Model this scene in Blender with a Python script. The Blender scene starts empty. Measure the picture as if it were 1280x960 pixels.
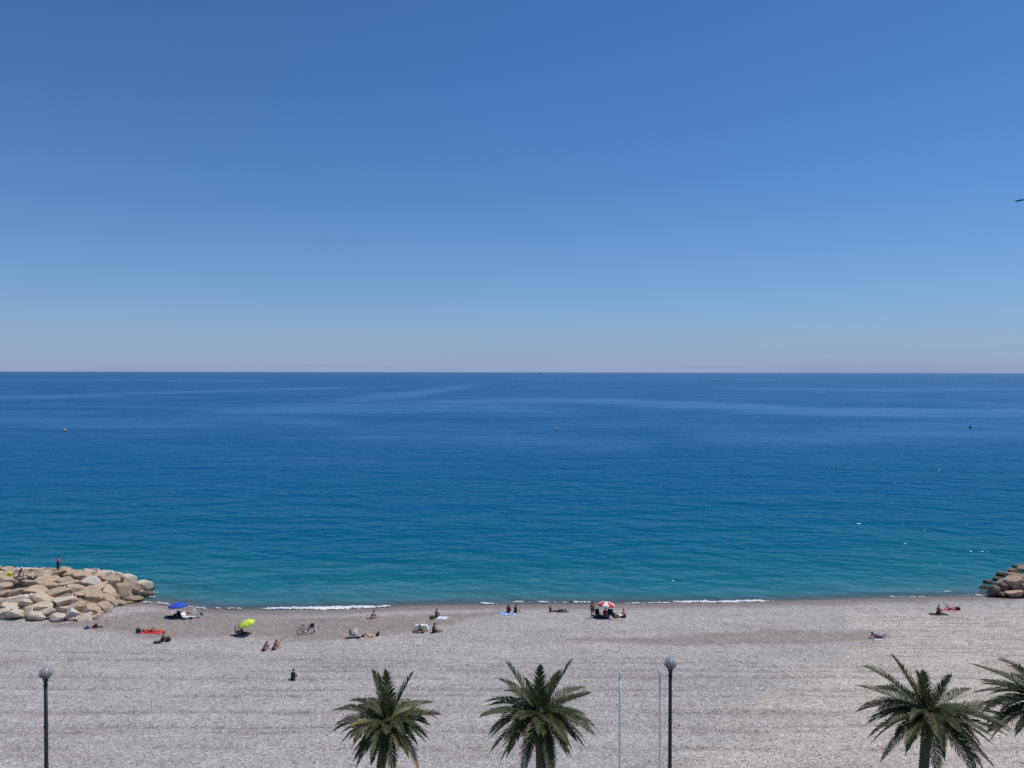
import bpy, math, random
import numpy as np
from mathutils import Vector, Matrix, Euler
R = math.radians
random.seed(7); rng = np.random.default_rng(7)
scene = bpy.context.scene
col = scene.collection

# ------------------------------------------------------------------ camera, sky, sun, exposure
F, CU, CV = 967.0, 640.0, 480.0            # focal length and centre in pixels of a 1280 x 960 frame
CAMZ, PITCH, ROLL = 27.0, 15.0 / 967.0, R(-0.09)
cam_d = bpy.data.cameras.new('camera'); cam = bpy.data.objects.new('camera', cam_d); col.objects.link(cam)
cam_d.sensor_width = 36.0; cam_d.lens = 36.0 * F / 1280.0
cam_d.clip_start = 0.1; cam_d.clip_end = 200000.0
CAMROT = Matrix.Rotation(math.pi / 2 - PITCH, 3, 'X') @ Matrix.Rotation(-ROLL, 3, 'Z')
cam.matrix_world = Matrix.Translation((0, 0, CAMZ)) @ CAMROT.to_4x4()
scene.camera = cam

SUN_EL, SUN_AZ = R(66), R(68)              # azimuth from straight ahead (+Y) towards the right (+X)
world = bpy.data.worlds.new('World'); scene.world = world; world.use_nodes = True
wn, wl = world.node_tree.nodes, world.node_tree.links
wn.clear()
w_out = wn.new('ShaderNodeOutputWorld'); w_bg = wn.new('ShaderNodeBackground')
w_sky = wn.new('ShaderNodeTexSky'); w_sky.sky_type = 'NISHITA'; w_sky.sun_disc = False
w_sky.sun_elevation = SUN_EL; w_sky.sun_rotation = SUN_AZ
w_sky.altitude = 0.0; w_sky.air_density = 1.0; w_sky.dust_density = 0.0; w_sky.ozone_density = 10.0
w_gain = wn.new('ShaderNodeMix'); w_gain.data_type = 'RGBA'; w_gain.blend_type = 'MULTIPLY'; w_gain.inputs[0].default_value = 1.0
w_gain.inputs[7].default_value = (0.542, 0.804, 0.972, 1)      # the camera's white balance, the same in every direction
wl.new(w_sky.outputs[0], w_gain.inputs[6])
w_tc = wn.new('ShaderNodeTexCoord'); w_sep = wn.new('ShaderNodeSeparateXYZ'); wl.new(w_tc.outputs['Generated'], w_sep.inputs[0])
def w_math(op, x, y=None):
    n = wn.new('ShaderNodeMath'); n.operation = op
    for s_, val in zip(n.inputs, (x, y)):
        if val is None: continue
        if isinstance(val, (int, float)): s_.default_value = val
        else: wl.new(val, s_)
    return n.outputs[0]
w_el = w_math('MAXIMUM', w_sep.outputs[2], 0.0)
w_f = w_math('EXPONENT', w_math('DIVIDE', w_el, -0.0872))      # sea haze thickening towards the horizon, all round
w_hz = wn.new('ShaderNodeMix'); w_hz.data_type = 'RGBA'
wl.new(w_f, w_hz.inputs[0]); wl.new(w_gain.outputs[2], w_hz.inputs[6]); w_hz.inputs[7].default_value = (2.96, 3.71, 5.58, 1)
w_map = wn.new('ShaderNodeMapping'); w_map.inputs['Scale'].default_value = (2.2, 2.2, 42.0); wl.new(w_tc.outputs['Generated'], w_map.inputs['Vector'])
w_nz = wn.new('ShaderNodeTexNoise'); w_nz.inputs['Scale'].default_value = 1.6; w_nz.inputs['Detail'].default_value = 5; wl.new(w_map.outputs[0], w_nz.inputs['Vector'])
w_mr = wn.new('ShaderNodeMapRange'); w_mr.inputs[1].default_value = .48; w_mr.inputs[2].default_value = .68; w_mr.inputs[3].default_value = 0.0; w_mr.inputs[4].default_value = .30
wl.new(w_nz.outputs[0], w_mr.inputs[0])
w_low = w_math('EXPONENT', w_math('DIVIDE', w_el, -0.02))
w_cl = wn.new('ShaderNodeMix'); w_cl.data_type = 'RGBA'; wl.new(w_math('MULTIPLY', w_mr.outputs[0], w_low), w_cl.inputs[0])
wl.new(w_hz.outputs[2], w_cl.inputs[6]); w_cl.inputs[7].default_value = (2.05, 2.5, 4.1, 1)     # faint mauve cloud bank low over the sea
w_bg.inputs['Strength'].default_value = 0.1
wl.new(w_cl.outputs[2], w_bg.inputs['Color']); wl.new(w_bg.outputs[0], w_out.inputs[0])

sun_d = bpy.data.lights.new('sun', 'SUN'); sun = bpy.data.objects.new('sun', sun_d); col.objects.link(sun)
sun_d.energy = 3.6; sun_d.angle = R(0.53); sun_d.color = (1.0, 0.955, 0.89)
SUNDIR = Vector((math.sin(SUN_AZ) * math.cos(SUN_EL), math.cos(SUN_AZ) * math.cos(SUN_EL), math.sin(SUN_EL)))
sun.rotation_euler = SUNDIR.to_track_quat('Z', 'Y').to_euler(); sun.location = (40, 40, 120)
vs = scene.view_settings
vs.view_transform = 'Standard'; vs.look = 'None'; vs.exposure = 0.0; vs.gamma = 1.0; vs.use_curve_mapping = False
scene.render.engine = 'CYCLES'
scene.cycles.max_bounces = 6; scene.cycles.sample_clamp_direct = 6.0; scene.cycles.sample_clamp_indirect = 4.0
scene.cycles.use_denoising = False

# ------------------------------------------------------------------ measuring the photograph
def ray(u, v):
    d = CAMROT @ Vector(((u - CU) / F, -(v - CV) / F, -1.0))
    return d
def P(u, v, z=0.0):                         # the point at height z behind a pixel
    d = ray(u, v); t = (z - CAMZ) / d.z
    return Vector((0, 0, CAMZ)) + d * t
def PD(u, v, y):                            # the point at distance y behind a pixel
    d = ray(u, v); t = y / d.y
    return Vector((0, 0, CAMZ)) + d * t

# ------------------------------------------------------------------ noise for relief (world coordinates)
def _hash(ix, iy, s):
    n = np.sin(ix * 127.1 + iy * 311.7 + s * 74.7) * 43758.5453
    return n - np.floor(n)
def vnoise(x, y, s=0.0):
    x = np.asarray(x, float); y = np.asarray(y, float)
    ix, iy = np.floor(x), np.floor(y); fx, fy = x - ix, y - iy
    fx = fx * fx * (3 - 2 * fx); fy = fy * fy * (3 - 2 * fy)
    a = _hash(ix, iy, s); b = _hash(ix + 1, iy, s); c = _hash(ix, iy + 1, s); d = _hash(ix + 1, iy + 1, s)
    return (a + (b - a) * fx) * (1 - fy) + (c + (d - c) * fx) * fy
def fbm(x, y, s=0.0, o=4):
    t = 0.0; a = 0.5; n = 0.0
    for k in range(o):
        t = t + a * vnoise(x * 2 ** k, y * 2 ** k, s + k); n += a; a *= 0.5
    return t / n
def sstep(a, b, x):
    t = np.clip((np.asarray(x, float) - a) / (b - a), 0, 1)
    return t * t * (3 - 2 * t)

SHORE = [(-700, 752), (-200, 752), (150, 752), (190, 752), (215, 756), (260, 761.5), (330, 763), (400, 762.5), (470, 760.5), (500, 758.5),
         (560, 757), (640, 756), (720, 755.5), (800, 755), (850, 754), (960, 752.5), (1050, 749.5), (1150, 747.5),
         (1225, 745.5), (1300, 744), (1500, 741), (2200, 738)]
_s = [P(u, v, 0.0) for u, v in SHORE]
SX = np.array([p.x for p in _s]); SY = np.array([p.y for p in _s])
def yshore(x):
    return np.interp(x, SX, SY) + 0.35 * (fbm(np.asarray(x) * 0.35, 0.5, 3.0, 3) - 0.5)
def zbase(x, y):
    t = yshore(x) - y
    z = np.interp(t, [-60, -20, -6, 0, 3, 6, 10, 24, 50, 120], [-9, -3.2, -1.0, 0.0, 0.42, 0.85, 1.1, 1.5, 2.2, 2.6])
    return z
TRACKS = []                                  # furrows of the beach tractor: y at x=0, slope, x from, x to, depth
for v, sl, u0, u1, dp in [(812, .0, -300, 300, .03), (821.5, -.003, -400, 560, .05), (826, .004, 300, 980, .04), (831, .002, 380, 760, .045),
                          (836, .0, 300, 900, .04), (820, .003, 600, 860, .045), (827, -.006, 930, 1700, .05), (832, -.004, 880, 1600, .045), (838, 0, 860, 1500, .04),
                          (846, .003, -300, 1500, .05), (862, -.002, -300, 1500, .05), (871, .002, -300, 1500, .04), (893, .0, -300, 1500, .05),
                          (912, .004, -300, 1500, .05), (918, .004, -300, 1500, .04), (941, -.003, -300, 1500, .05)]:
    p0 = P((u0 + u1) / 2, v, 1.6); TRACKS.append((p0.y, sl, p0.x, P(u0, v, 1.6).x, P(u1, v, 1.6).x, dp))
for k, v in enumerate([771, 774, 778.5, 783, 788, 793, 797, 801, 805, 809, 813, 818, 823]):
    p0 = P(1230, v, 1.2); TRACKS.append((p0.y, .012 + .02 * ((k * 7) % 5 - 2) / 5, p0.x, P(1075 + 22 * ((k * 5) % 4), v, 1.2).x, p0.x + 60, .035))
def track_mask(x, y):
    g = np.zeros(np.shape(x))
    for (y0, sl, xc, xa, xb, dp) in TRACKS:
        yy = y - (y0 + sl * (x - xc) + 0.3 * (vnoise(x * 0.05, y0, 5) - 0.5))
        m = sstep(xa - 4, xa + 4, x) * (1 - sstep(xb - 4, xb + 4, x)) * sstep(0.15, 0.5, vnoise(x * 0.25, y0 * 3.1, 9))
        g = np.maximum(g, m * np.exp(-(yy / 0.17) ** 2) * np.clip(.35 + 1.1 * vnoise(x * 1.3, y0, 17), 0, 1))
    return g
def relief(x, y):
    x = np.asarray(x, float); y = np.asarray(y, float)
    land = sstep(-1.0, 4.0, yshore(x) - y)
    n = (fbm(x * 0.22, y * 0.3, 11, 3) - 0.5) * 0.22 + (fbm(x * 1.3, y * 1.3, 21, 3) - 0.5) * 0.17
    g = 0.0
    for (y0, sl, xc, xa, xb, dp) in TRACKS:
        yy = y - (y0 + sl * (x - xc) + 0.3 * (vnoise(x * 0.05, y0, 5) - 0.5))
        m = sstep(xa - 4, xa + 4, x) * (1 - sstep(xb - 4, xb + 4, x)) * sstep(0.15, 0.5, vnoise(x * 0.25, y0 * 3.1, 9))
        g = g - 2.0 * dp * m * np.exp(-(yy / 0.22) ** 2) + 1.0 * dp * m * np.exp(-((yy - 0.5) / 0.26) ** 2)
    return land * (n + g)
def zbeach(x, y):
    return zbase(x, y) + relief(x, y)
def G(u, v):                                 # where a pixel meets the beach
    d = ray(u, v); o = Vector((0, 0, CAMZ))
    ts = np.linspace(40, 140, 4001)
    X, Y, Z = o.x + d.x * ts, o.y + d.y * ts, o.z + d.z * ts
    h = zbeach(X, Y); k = int(np.argmax(Z <= h))
    return Vector((X[k], Y[k], float(h[k])))

# ------------------------------------------------------------------ building helpers
def tag(o, label=None, cat=None, group=None, kind=None):
    if label: o['label'] = label
    if cat: o['category'] = cat
    if group: o['group'] = group
    if kind: o['kind'] = kind
    return o
def empty(name, loc, label=None, cat=None, group=None, rz=0.0):
    o = bpy.data.objects.new(name, None); col.objects.link(o); o.location = loc; o.rotation_euler = (0, 0, rz)
    o.empty_display_size = 0.2
    return tag(o, label, cat, group)
def link(name, me, parent=None, loc=(0, 0, 0), rot=(0, 0, 0), scl=(1, 1, 1)):
    o = bpy.data.objects.new(name, me); col.objects.link(o)
    o.location = loc; o.rotation_euler = rot; o.scale = scl
    if parent: o.parent = parent
    return o
def np_mesh(name, V, Fq, mat, smooth=True):
    me = bpy.data.meshes.new(name)
    V = np.asarray(V, np.float32); Fq = np.asarray(Fq, np.int32); n = Fq.shape[1]
    me.vertices.add(len(V)); me.vertices.foreach_set('co', V.ravel())
    me.loops.add(Fq.size); me.loops.foreach_set('vertex_index', Fq.ravel())
    me.polygons.add(len(Fq)); me.polygons.foreach_set('loop_start', np.arange(0, Fq.size, n, dtype=np.int32))
    me.polygons.foreach_set('use_smooth', np.full(len(Fq), smooth, bool))
    me.update(calc_edges=True); me.validate()
    if mat: me.materials.append(mat)
    return me
def grid_mesh(name, X, Y, Z, mat):
    ny, nx = X.shape
    V = np.stack([X.ravel(), Y.ravel(), Z.ravel()], 1)
    i = np.arange(ny * nx).reshape(ny, nx)
    Fq = np.stack([i[:-1, :-1].ravel(), i[:-1, 1:].ravel(), i[1:, 1:].ravel(), i[1:, :-1].ravel()], 1)
    return np_mesh(name, V, Fq, mat)
def float_attr(me, name, vals):
    a = me.attributes.new(name, 'FLOAT', 'POINT'); a.data.foreach_set('value', np.asarray(vals, np.float32).ravel())

class MB:                                    # collects solid shapes, links them as ONE mesh
    def __init__(s): s.v = []; s.f = []; s.m = []; s.cur = 0
    def add(s, vs, fs):
        o = len(s.v); s.v += [tuple(p) for p in vs]; s.f += [tuple(i + o for i in f) for f in fs]; s.m += [s.cur] * len(fs)
        return s
    def box(s, c, size, rot=None, taper=1.0):
        hx, hy, hz = size[0] / 2, size[1] / 2, size[2] / 2; vs = []
        for z in (-1, 1):
            k = taper if z > 0 else 1.0
            for x, y in ((-1, -1), (1, -1), (1, 1), (-1, 1)):
                p = Vector((x * hx * k, y * hy * k, z * hz))
                if rot is not None: p = rot @ p
                vs.append(p + Vector(c))
        return s.add(vs, [(0, 3, 2, 1), (4, 5, 6, 7), (0, 1, 5, 4), (1, 2, 6, 5), (2, 3, 7, 6), (3, 0, 4, 7)])
    def tube(s, pts, rad, n=8, cap=True):
        pts = [Vector(p) for p in pts]
        if not hasattr(rad, '__len__'): rad = [rad] * len(pts)
        vs = []; up = None
        for i, p in enumerate(pts):
            a = pts[max(i - 1, 0)]; b = pts[min(i + 1, len(pts) - 1)]; d = (b - a)
            d = d.normalized() if d.length > 1e-9 else Vector((0, 0, 1))
            if up is None: up = Vector((0, 0, 1)) if abs(d.z) < 0.9 else Vector((1, 0, 0))
            e = (up - d * up.dot(d)); e = e.normalized() if e.length > 1e-6 else d.orthogonal().normalized()
            f = d.cross(e); up = e
            for k in range(n):
                a_ = 2 * math.pi * k / n; vs.append(p + (e * math.cos(a_) + f * math.sin(a_)) * rad[i])
        fs = []
        for i in range(len(pts) - 1):
            for k in range(n):
                k2 = (k + 1) % n; fs.append((i * n + k, i * n + k2, (i + 1) * n + k2, (i + 1) * n + k))
        if cap:
            fs.append(tuple(range(n - 1, -1, -1))); fs.append(tuple((len(pts) - 1) * n + k for k in range(n)))
        return s.add(vs, fs)
    def lathe(s, prof, c=(0, 0, 0), n=20, rot=None):
        vs = []
        for r, z in prof:
            for k in range(n):
                a = 2 * math.pi * k / n; p = Vector((r * math.cos(a), r * math.sin(a), z))
                if rot is not None: p = rot @ p
                vs.append(p + Vector(c))
        fs = []
        for i in range(len(prof) - 1):
            for k in range(n):
                k2 = (k + 1) % n; fs.append((i * n + k, i * n + k2, (i + 1) * n + k2, (i + 1) * n + k))
        fs.append(tuple(range(n - 1, -1, -1))); fs.append(tuple((len(prof) - 1) * n + k for k in range(n)))
        return s.add(vs, fs)
    def ell(s, c, r, nu=12, nv=8, rot=None):
        vs = []; c = Vector(c)
        for i in range(nv + 1):
            t = math.pi * i / nv
            for k in range(nu):
                a = 2 * math.pi * k / nu
                p = Vector((r[0] * math.sin(t) * math.cos(a), r[1] * math.sin(t) * math.sin(a), -r[2] * math.cos(t)))
                if rot is not None: p = rot @ p
                vs.append(c + p)
        fs = []
        for i in range(nv):
            for k in range(nu):
                k2 = (k + 1) % nu; fs.append((i * nu + k, i * nu + k2, (i + 1) * nu + k2, (i + 1) * nu + k))
        return s.add(vs, fs)
    def rcone(s, p0, r0, p1, r1, n=10):      # rounded tapered limb
        p0, p1 = Vector(p0), Vector(p1); d = p1 - p0
        if d.length < 1e-5: return s.ell(p0, (r0, r0, r0), n, 8)
        d.normalize(); pts = []; rad = []
        for t in (-1, -.92, -.7, -.38, 0): pts.append(p0 + d * (r0 * t)); rad.append(max(r0 * math.sqrt(max(0, 1 - t * t)), .002))
        for t in (0, .38, .7, .92, 1): pts.append(p1 + d * (r1 * t)); rad.append(max(r1 * math.sqrt(max(0, 1 - t * t)), .002))
        return s.tube(pts, rad, n)
    def mesh(s, name, mats, smooth=True):
        me = bpy.data.meshes.new(name); me.from_pydata([tuple(p) for p in s.v], [], s.f)
        for m in (mats if isinstance(mats, (list, tuple)) else [mats]): me.materials.append(m)
        me.polygons.foreach_set('material_index', s.m)
        me.polygons.foreach_set('use_smooth', [smooth] * len(me.polygons)); me.update()
        return me
    def build(s, name, mats, parent=None, smooth=True, bevel=0.0, **k):
        o = link(name, s.mesh(name, mats, smooth), parent, **k)
        if bevel:
            b = o.modifiers.new('bevel', 'BEVEL'); b.width = bevel; b.segments = 2; b.limit_method = 'ANGLE'; b.angle_limit = R(40)
        return o

# ------------------------------------------------------------------ materials
def nodes(name):
    m = bpy.data.materials.new(name); m.use_nodes = True; nt = m.node_tree
    return m, nt.nodes, nt.links, nt.nodes['Principled BSDF']
MATS = {}
def paint(name, c, rough=0.6, var=0.12, scale=14.0, metal=0.0, spec=0.5, alpha=1.0, trans=0.0):
    if name in MATS: return MATS[name]
    m, N, L, b = nodes(name)
    tc = N.new('ShaderNodeTexCoord'); nz = N.new('ShaderNodeTexNoise'); nz.inputs['Scale'].default_value = scale; nz.inputs['Detail'].default_value = 4
    L.new(tc.outputs['Object'], nz.inputs['Vector'])
    mp = N.new('ShaderNodeMapRange'); mp.inputs[3].default_value = 1 - var; mp.inputs[4].default_value = 1 + var
    mx = N.new('ShaderNodeMix'); mx.data_type = 'RGBA'; mx.blend_type = 'MULTIPLY'; mx.inputs[0].default_value = 1.0
    mx.inputs[6].default_value = (*c, 1)
    L.new(nz.outputs[0], mp.inputs[0]); L.new(mp.outputs[0], mx.inputs[7]); L.new(mx.outputs[2], b.inputs['Base Color'])
    b.inputs['Roughness'].default_value = rough; b.inputs['Metallic'].default_value = metal; b.inputs['Specular IOR Level'].default_value = spec
    b.inputs['Alpha'].default_value = alpha; b.inputs['Transmission Weight'].default_value = trans
    MATS[name] = m
    return m
def mixc(N, L, fac, a, b, blend='MIX'):
    mx = N.new('ShaderNodeMix'); mx.data_type = 'RGBA'; mx.blend_type = blend
    for sock, val in ((mx.inputs[0], fac), (mx.inputs[6], a), (mx.inputs[7], b)):
        if isinstance(val, (int, float)): sock.default_value = val
        elif isinstance(val, tuple): sock.default_value = (*val, 1)
        else: L.new(val, sock)
    return mx.outputs[2]
def maprange(N, L, x, a, b, c, d, clamp=True):
    mp = N.new('ShaderNodeMapRange'); mp.clamp = clamp
    for i, val in zip((1, 2, 3, 4), (a, b, c, d)): mp.inputs[i].default_value = val
    L.new(x, mp.inputs[0]); return mp.outputs[0]
def noise(N, L, vec, scale, detail=3.0, rough=0.5):
    n = N.new('ShaderNodeTexNoise'); n.inputs['Scale'].default_value = scale; n.inputs['Detail'].default_value = detail
    n.inputs['Roughness'].default_value = rough; L.new(vec, n.inputs['Vector']); return n.outputs[0]
def mapping(N, L, vec, scale=(1, 1, 1), rot=(0, 0, 0), loc=(0, 0, 0)):
    m = N.new('ShaderNodeMapping'); m.inputs['Scale'].default_value = scale; m.inputs['Rotation'].default_value = rot
    m.inputs['Location'].default_value = loc; L.new(vec, m.inputs['Vector']); return m.outputs[0]
def mth(N, L, op, a, b=None):
    m = N.new('ShaderNodeMath'); m.operation = op
    for s_, val in zip(m.inputs, (a, b)):
        if val is None: continue
        if isinstance(val, (int, float)): s_.default_value = val
        else: L.new(val, s_)
    return m.outputs[0]
def attr(N, name):
    a = N.new('ShaderNodeAttribute'); a.attribute_name = name; return a.outputs['Fac']
def ramp(N, L, fac, stops, interp='LINEAR'):
    r = N.new('ShaderNodeValToRGB'); r.color_ramp.interpolation = interp
    e = r.color_ramp.elements
    while len(e) < len(stops): e.new(0.5)
    for k, (p, c) in enumerate(stops): e[k].position = p; e[k].color = (*c, 1)
    L.new(fac, r.inputs[0]); return r.outputs[0]

# ------------------------------------------------------------------ the sea
def sea_material():
    m, N, L, b = nodes('sea_water')
    tc = N.new('ShaderNodeTexCoord'); ob = tc.outputs['Object']
    sh = attr(N, 'shore')
    wob = noise(N, L, mapping(N, L, ob, (.012, .03, 1)), 1.0, 3)
    s2 = mth(N, L, 'MULTIPLY', sh, maprange(N, L, wob, .3, .7, .6, 1.5))
    lg = mth(N, L, 'LOGARITHM', mth(N, L, 'ADD', mth(N, L, 'MAXIMUM', s2, 0.0), 1.0), 10.0)      # log10 of metres from shore
    fac = mth(N, L, 'DIVIDE', lg, 4.0)
    c = ramp(N, L, fac, SEA_RAMP)
    # streaks of smoother water; their paler sky reflection is mixed into the colour
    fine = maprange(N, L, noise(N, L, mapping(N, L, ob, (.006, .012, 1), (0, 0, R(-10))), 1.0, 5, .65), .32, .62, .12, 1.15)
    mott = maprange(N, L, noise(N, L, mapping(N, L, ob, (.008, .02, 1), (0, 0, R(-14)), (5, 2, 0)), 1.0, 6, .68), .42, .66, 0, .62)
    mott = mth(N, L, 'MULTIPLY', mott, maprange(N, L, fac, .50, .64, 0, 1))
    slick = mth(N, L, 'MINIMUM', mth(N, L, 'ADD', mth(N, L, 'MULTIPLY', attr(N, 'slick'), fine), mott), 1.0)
    c = mixc(N, L, mth(N, L, 'MULTIPLY', slick, SLICK_SHEEN), c, (.085, .20, .42))
    rough = maprange(N, L, fac, .25, .75, .06, .28)
    h = None
    for k, (sx, sy, rot, amp) in enumerate([(1.0, 1.25, 8, .13), (.45, .62, -12, .36), (.17, .26, 9, .85), (.05, .09, -5, 1.6)]):
        t = mth(N, L, 'MULTIPLY', noise(N, L, mapping(N, L, ob, (sx, sy, 1), (0, 0, R(rot)), (k * 13.7, k * 5.1, 0)), 1.0, 1.5, .5), amp)
        h = t if h is None else mth(N, L, 'ADD', h, t)
    bp = N.new('ShaderNodeBump'); bp.inputs['Distance'].default_value = 1.0
    L.new(mth(N, L, 'MULTIPLY', mth(N, L, 'SUBTRACT', 1.0, mth(N, L, 'MULTIPLY', slick, .55)), SEA_BUMP), bp.inputs['Strength'])
    L.new(h, bp.inputs['Height'])
    # light scattered back out of the water, under a surface whose steep facets hide most of the grazing sky
    df = N.new('ShaderNodeBsdfDiffuse'); L.new(c, df.inputs['Color']); L.new(bp.outputs[0], df.inputs['Normal'])
    gs = N.new('ShaderNodeBsdfGlossy'); gs.inputs['Color'].default_value = (.52, .86, 1, 1); L.new(rough, gs.inputs['Roughness']); L.new(bp.outputs[0], gs.inputs['Normal'])
    fr = N.new('ShaderNodeFresnel'); fr.inputs['IOR'].default_value = 1.33; L.new(bp.outputs[0], fr.inputs['Normal'])
    ff = mth(N, L, 'MINIMUM', mth(N, L, 'MULTIPLY', fr.outputs[0], mth(N, L, 'ADD', SEA_SPEC, mth(N, L, 'MULTIPLY', slick, .12))), .45)
    mx = N.new('ShaderNodeMixShader'); L.new(ff, mx.inputs[0]); L.new(df.outputs[0], mx.inputs[1]); L.new(gs.outputs[0], mx.inputs[2])
    # the pebbles show through the last hand's breadth of water
    tp = N.new('ShaderNodeBsdfTransparent'); m2 = N.new('ShaderNodeMixShader'); L.new(maprange(N, L, sh, -.6, 3.5, .25, 1.0), m2.inputs[0])
    L.new(tp.outputs[0], m2.inputs[1]); L.new(mx.outputs[0], m2.inputs[2]); L.new(m2.outputs[0], N['Material Output'].inputs[0])
    N.remove(b)
    return m
SEA_RAMP = [(0.0, (.16, .165, .17)), (.09, (.095, .16, .18)), (.17, (.04, .155, .185)), (.26, (.010, .130, .175)), (.36, (.002, .103, .178)), (.46, (.0008, .086, .19)),
            (.56, (.001, .076, .20)), (.66, (.005, .076, .215)), (.85, (.010, .074, .20)), (1.0, (.03, .085, .20))]
SLICK_SHEEN, SEA_SPEC, SEA_BUMP = 0.34, 0.40, 1.4
xs = np.concatenate([-np.geomspace(40000, 142, 110), np.arange(-140, 140.1, 1.25), np.geomspace(142, 40000, 110)])
ys = np.concatenate([np.arange(76, 130, .6), np.geomspace(130, 60000, 230)])
Xg, Yg = np.meshgrid(xs, ys)
sea_me = grid_mesh('sea', Xg, Yg, np.zeros_like(Xg), sea_material())
float_attr(sea_me, 'shore', Yg - yshore(Xg))
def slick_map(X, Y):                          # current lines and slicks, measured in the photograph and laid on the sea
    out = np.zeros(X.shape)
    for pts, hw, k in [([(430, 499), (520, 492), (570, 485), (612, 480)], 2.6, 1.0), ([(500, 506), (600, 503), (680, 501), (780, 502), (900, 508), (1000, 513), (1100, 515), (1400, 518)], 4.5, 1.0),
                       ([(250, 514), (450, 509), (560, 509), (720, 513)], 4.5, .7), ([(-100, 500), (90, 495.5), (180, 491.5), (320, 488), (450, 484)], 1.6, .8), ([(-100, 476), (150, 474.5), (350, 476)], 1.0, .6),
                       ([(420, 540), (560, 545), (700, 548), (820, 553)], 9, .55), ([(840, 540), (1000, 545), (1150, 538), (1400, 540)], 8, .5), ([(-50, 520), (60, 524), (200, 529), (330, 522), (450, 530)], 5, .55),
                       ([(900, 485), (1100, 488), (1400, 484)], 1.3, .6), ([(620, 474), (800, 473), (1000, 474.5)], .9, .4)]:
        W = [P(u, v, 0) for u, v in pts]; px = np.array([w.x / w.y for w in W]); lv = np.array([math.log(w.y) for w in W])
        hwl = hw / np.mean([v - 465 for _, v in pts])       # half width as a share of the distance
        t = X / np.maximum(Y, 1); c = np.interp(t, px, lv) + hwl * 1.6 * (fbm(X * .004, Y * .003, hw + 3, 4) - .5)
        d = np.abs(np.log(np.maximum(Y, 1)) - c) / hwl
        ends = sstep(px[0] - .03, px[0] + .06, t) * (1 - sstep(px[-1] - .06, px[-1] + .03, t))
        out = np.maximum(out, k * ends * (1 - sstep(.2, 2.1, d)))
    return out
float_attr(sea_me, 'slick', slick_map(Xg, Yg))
tag(link('sea', sea_me), kind='structure')

# ------------------------------------------------------------------ the pebble beach
def poly_mask(X, Y, pts, soft):
    poly = [G(u, v) for u, v in pts]; inside = np.zeros(X.shape, bool); dist = np.full(X.shape, 1e9)
    for k in range(len(poly)):
        a, b_ = poly[k], poly[(k + 1) % len(poly)]
        dx, dy = b_.x - a.x, b_.y - a.y
        t = np.clip(((X - a.x) * dx + (Y - a.y) * dy) / (dx * dx + dy * dy + 1e-9), 0, 1)
        dist = np.minimum(dist, np.hypot(X - a.x - t * dx, Y - a.y - t * dy))
        if abs(dy) > 1e-9:
            inside ^= ((a.y > Y) != (b_.y > Y)) & (X < dx * (Y - a.y) / dy + a.x)
    sd = np.where(inside, dist, -dist) + (fbm(X * .25, Y * .6, 31, 4) - .5) * soft * 2.4 + (fbm(X * 1.6, Y * 2.4, 33, 2) - .5) * soft
    return sstep(-soft, soft, sd)
def beach_material():
    m, N, L, b = nodes('beach_pebbles')
    tc = N.new('ShaderNodeTexCoord'); ob = tc.outputs['Object']
    def cells(scale):
        v = N.new('ShaderNodeTexVoronoi'); v.inputs['Scale'].default_value = scale; L.new(ob, v.inputs['Vector'])
        return v
    v1, v2 = cells(7.0), cells(16.0)
    r1 = N.new('ShaderNodeSeparateColor'); L.new(v1.outputs['Color'], r1.inputs[0])
    r2 = N.new('ShaderNodeSeparateColor'); L.new(v2.outputs['Color'], r2.inputs[0])
    base = mixc(N, L, attr(N, 'pale'), (.375, .349, .330), (.455, .412, .352))
    base = mixc(N, L, mth(N, L, 'MULTIPLY', attr(N, 'brown'), .8), base, (.255, .214, .184))
    base = mixc(N, L, mth(N, L, 'MULTIPLY', attr(N, 'track'), .62), base, (.185, .16, .148))     # darker tone along the furrows
    base = mixc(N, L, attr(N, 'damp'), base, (.20, .166, .148))
    stk = noise(N, L, mapping(N, L, ob, (.06, .55, 1), (0, 0, R(1.5))), 1.0, 5, .6)
    base = mixc(N, L, maprange(N, L, stk, .5, .70, 0, .42), base, (.268, .228, .202))
    hue = mixc(N, L, r2.outputs[2], (1.07, .985, .93), (.95, 1.0, 1.07))
    base = mixc(N, L, 1.0, base, hue, 'MULTIPLY')
    g1 = maprange(N, L, r1.outputs[0], 0, 1, .70, 1.30); g2 = maprange(N, L, r2.outputs[0], 0, 1, .62, 1.38)
    big = maprange(N, L, noise(N, L, mapping(N, L, ob, (.18, .5, 1)), 1.0, 5, .6), .3, .7, .9, 1.1)
    g = mth(N, L, 'MULTIPLY', mth(N, L, 'MULTIPLY', g1, g2), big)
    L.new(mixc(N, L, 1.0, base, g, 'MULTIPLY'), b.inputs['Base Color'])
    L.new(maprange(N, L, attr(N, 'damp'), 0, 1, .9, .75), b.inputs['Roughness'])
    b.inputs['Specular IOR Level'].default_value = .2
    h = mth(N, L, 'ADD', mth(N, L, 'MULTIPLY', v1.outputs['Distance'], -.6), mth(N, L, 'MULTIPLY', v2.outputs['Distance'], -.25))
    bp = N.new('ShaderNodeBump'); bp.inputs['Distance'].default_value = .10; bp.inputs['Strength'].default_value = .8
    L.new(h, bp.inputs['Height']); L.new(bp.outputs[0], b.inputs['Normal'])
    return m
xs = np.concatenate([-np.geomspace(600, 78, 20), np.arange(-76, 76.1, .22), np.geomspace(78, 600, 20)])
ys = np.concatenate([np.arange(43.3, 97, .22), np.linspace(97.5, 160, 30)])
Xb, Yb = np.meshgrid(xs, ys)
beach_me = grid_mesh('beach', Xb, Yb, zbeach(Xb, Yb), beach_material())
t_in = yshore(Xb) - Yb
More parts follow.
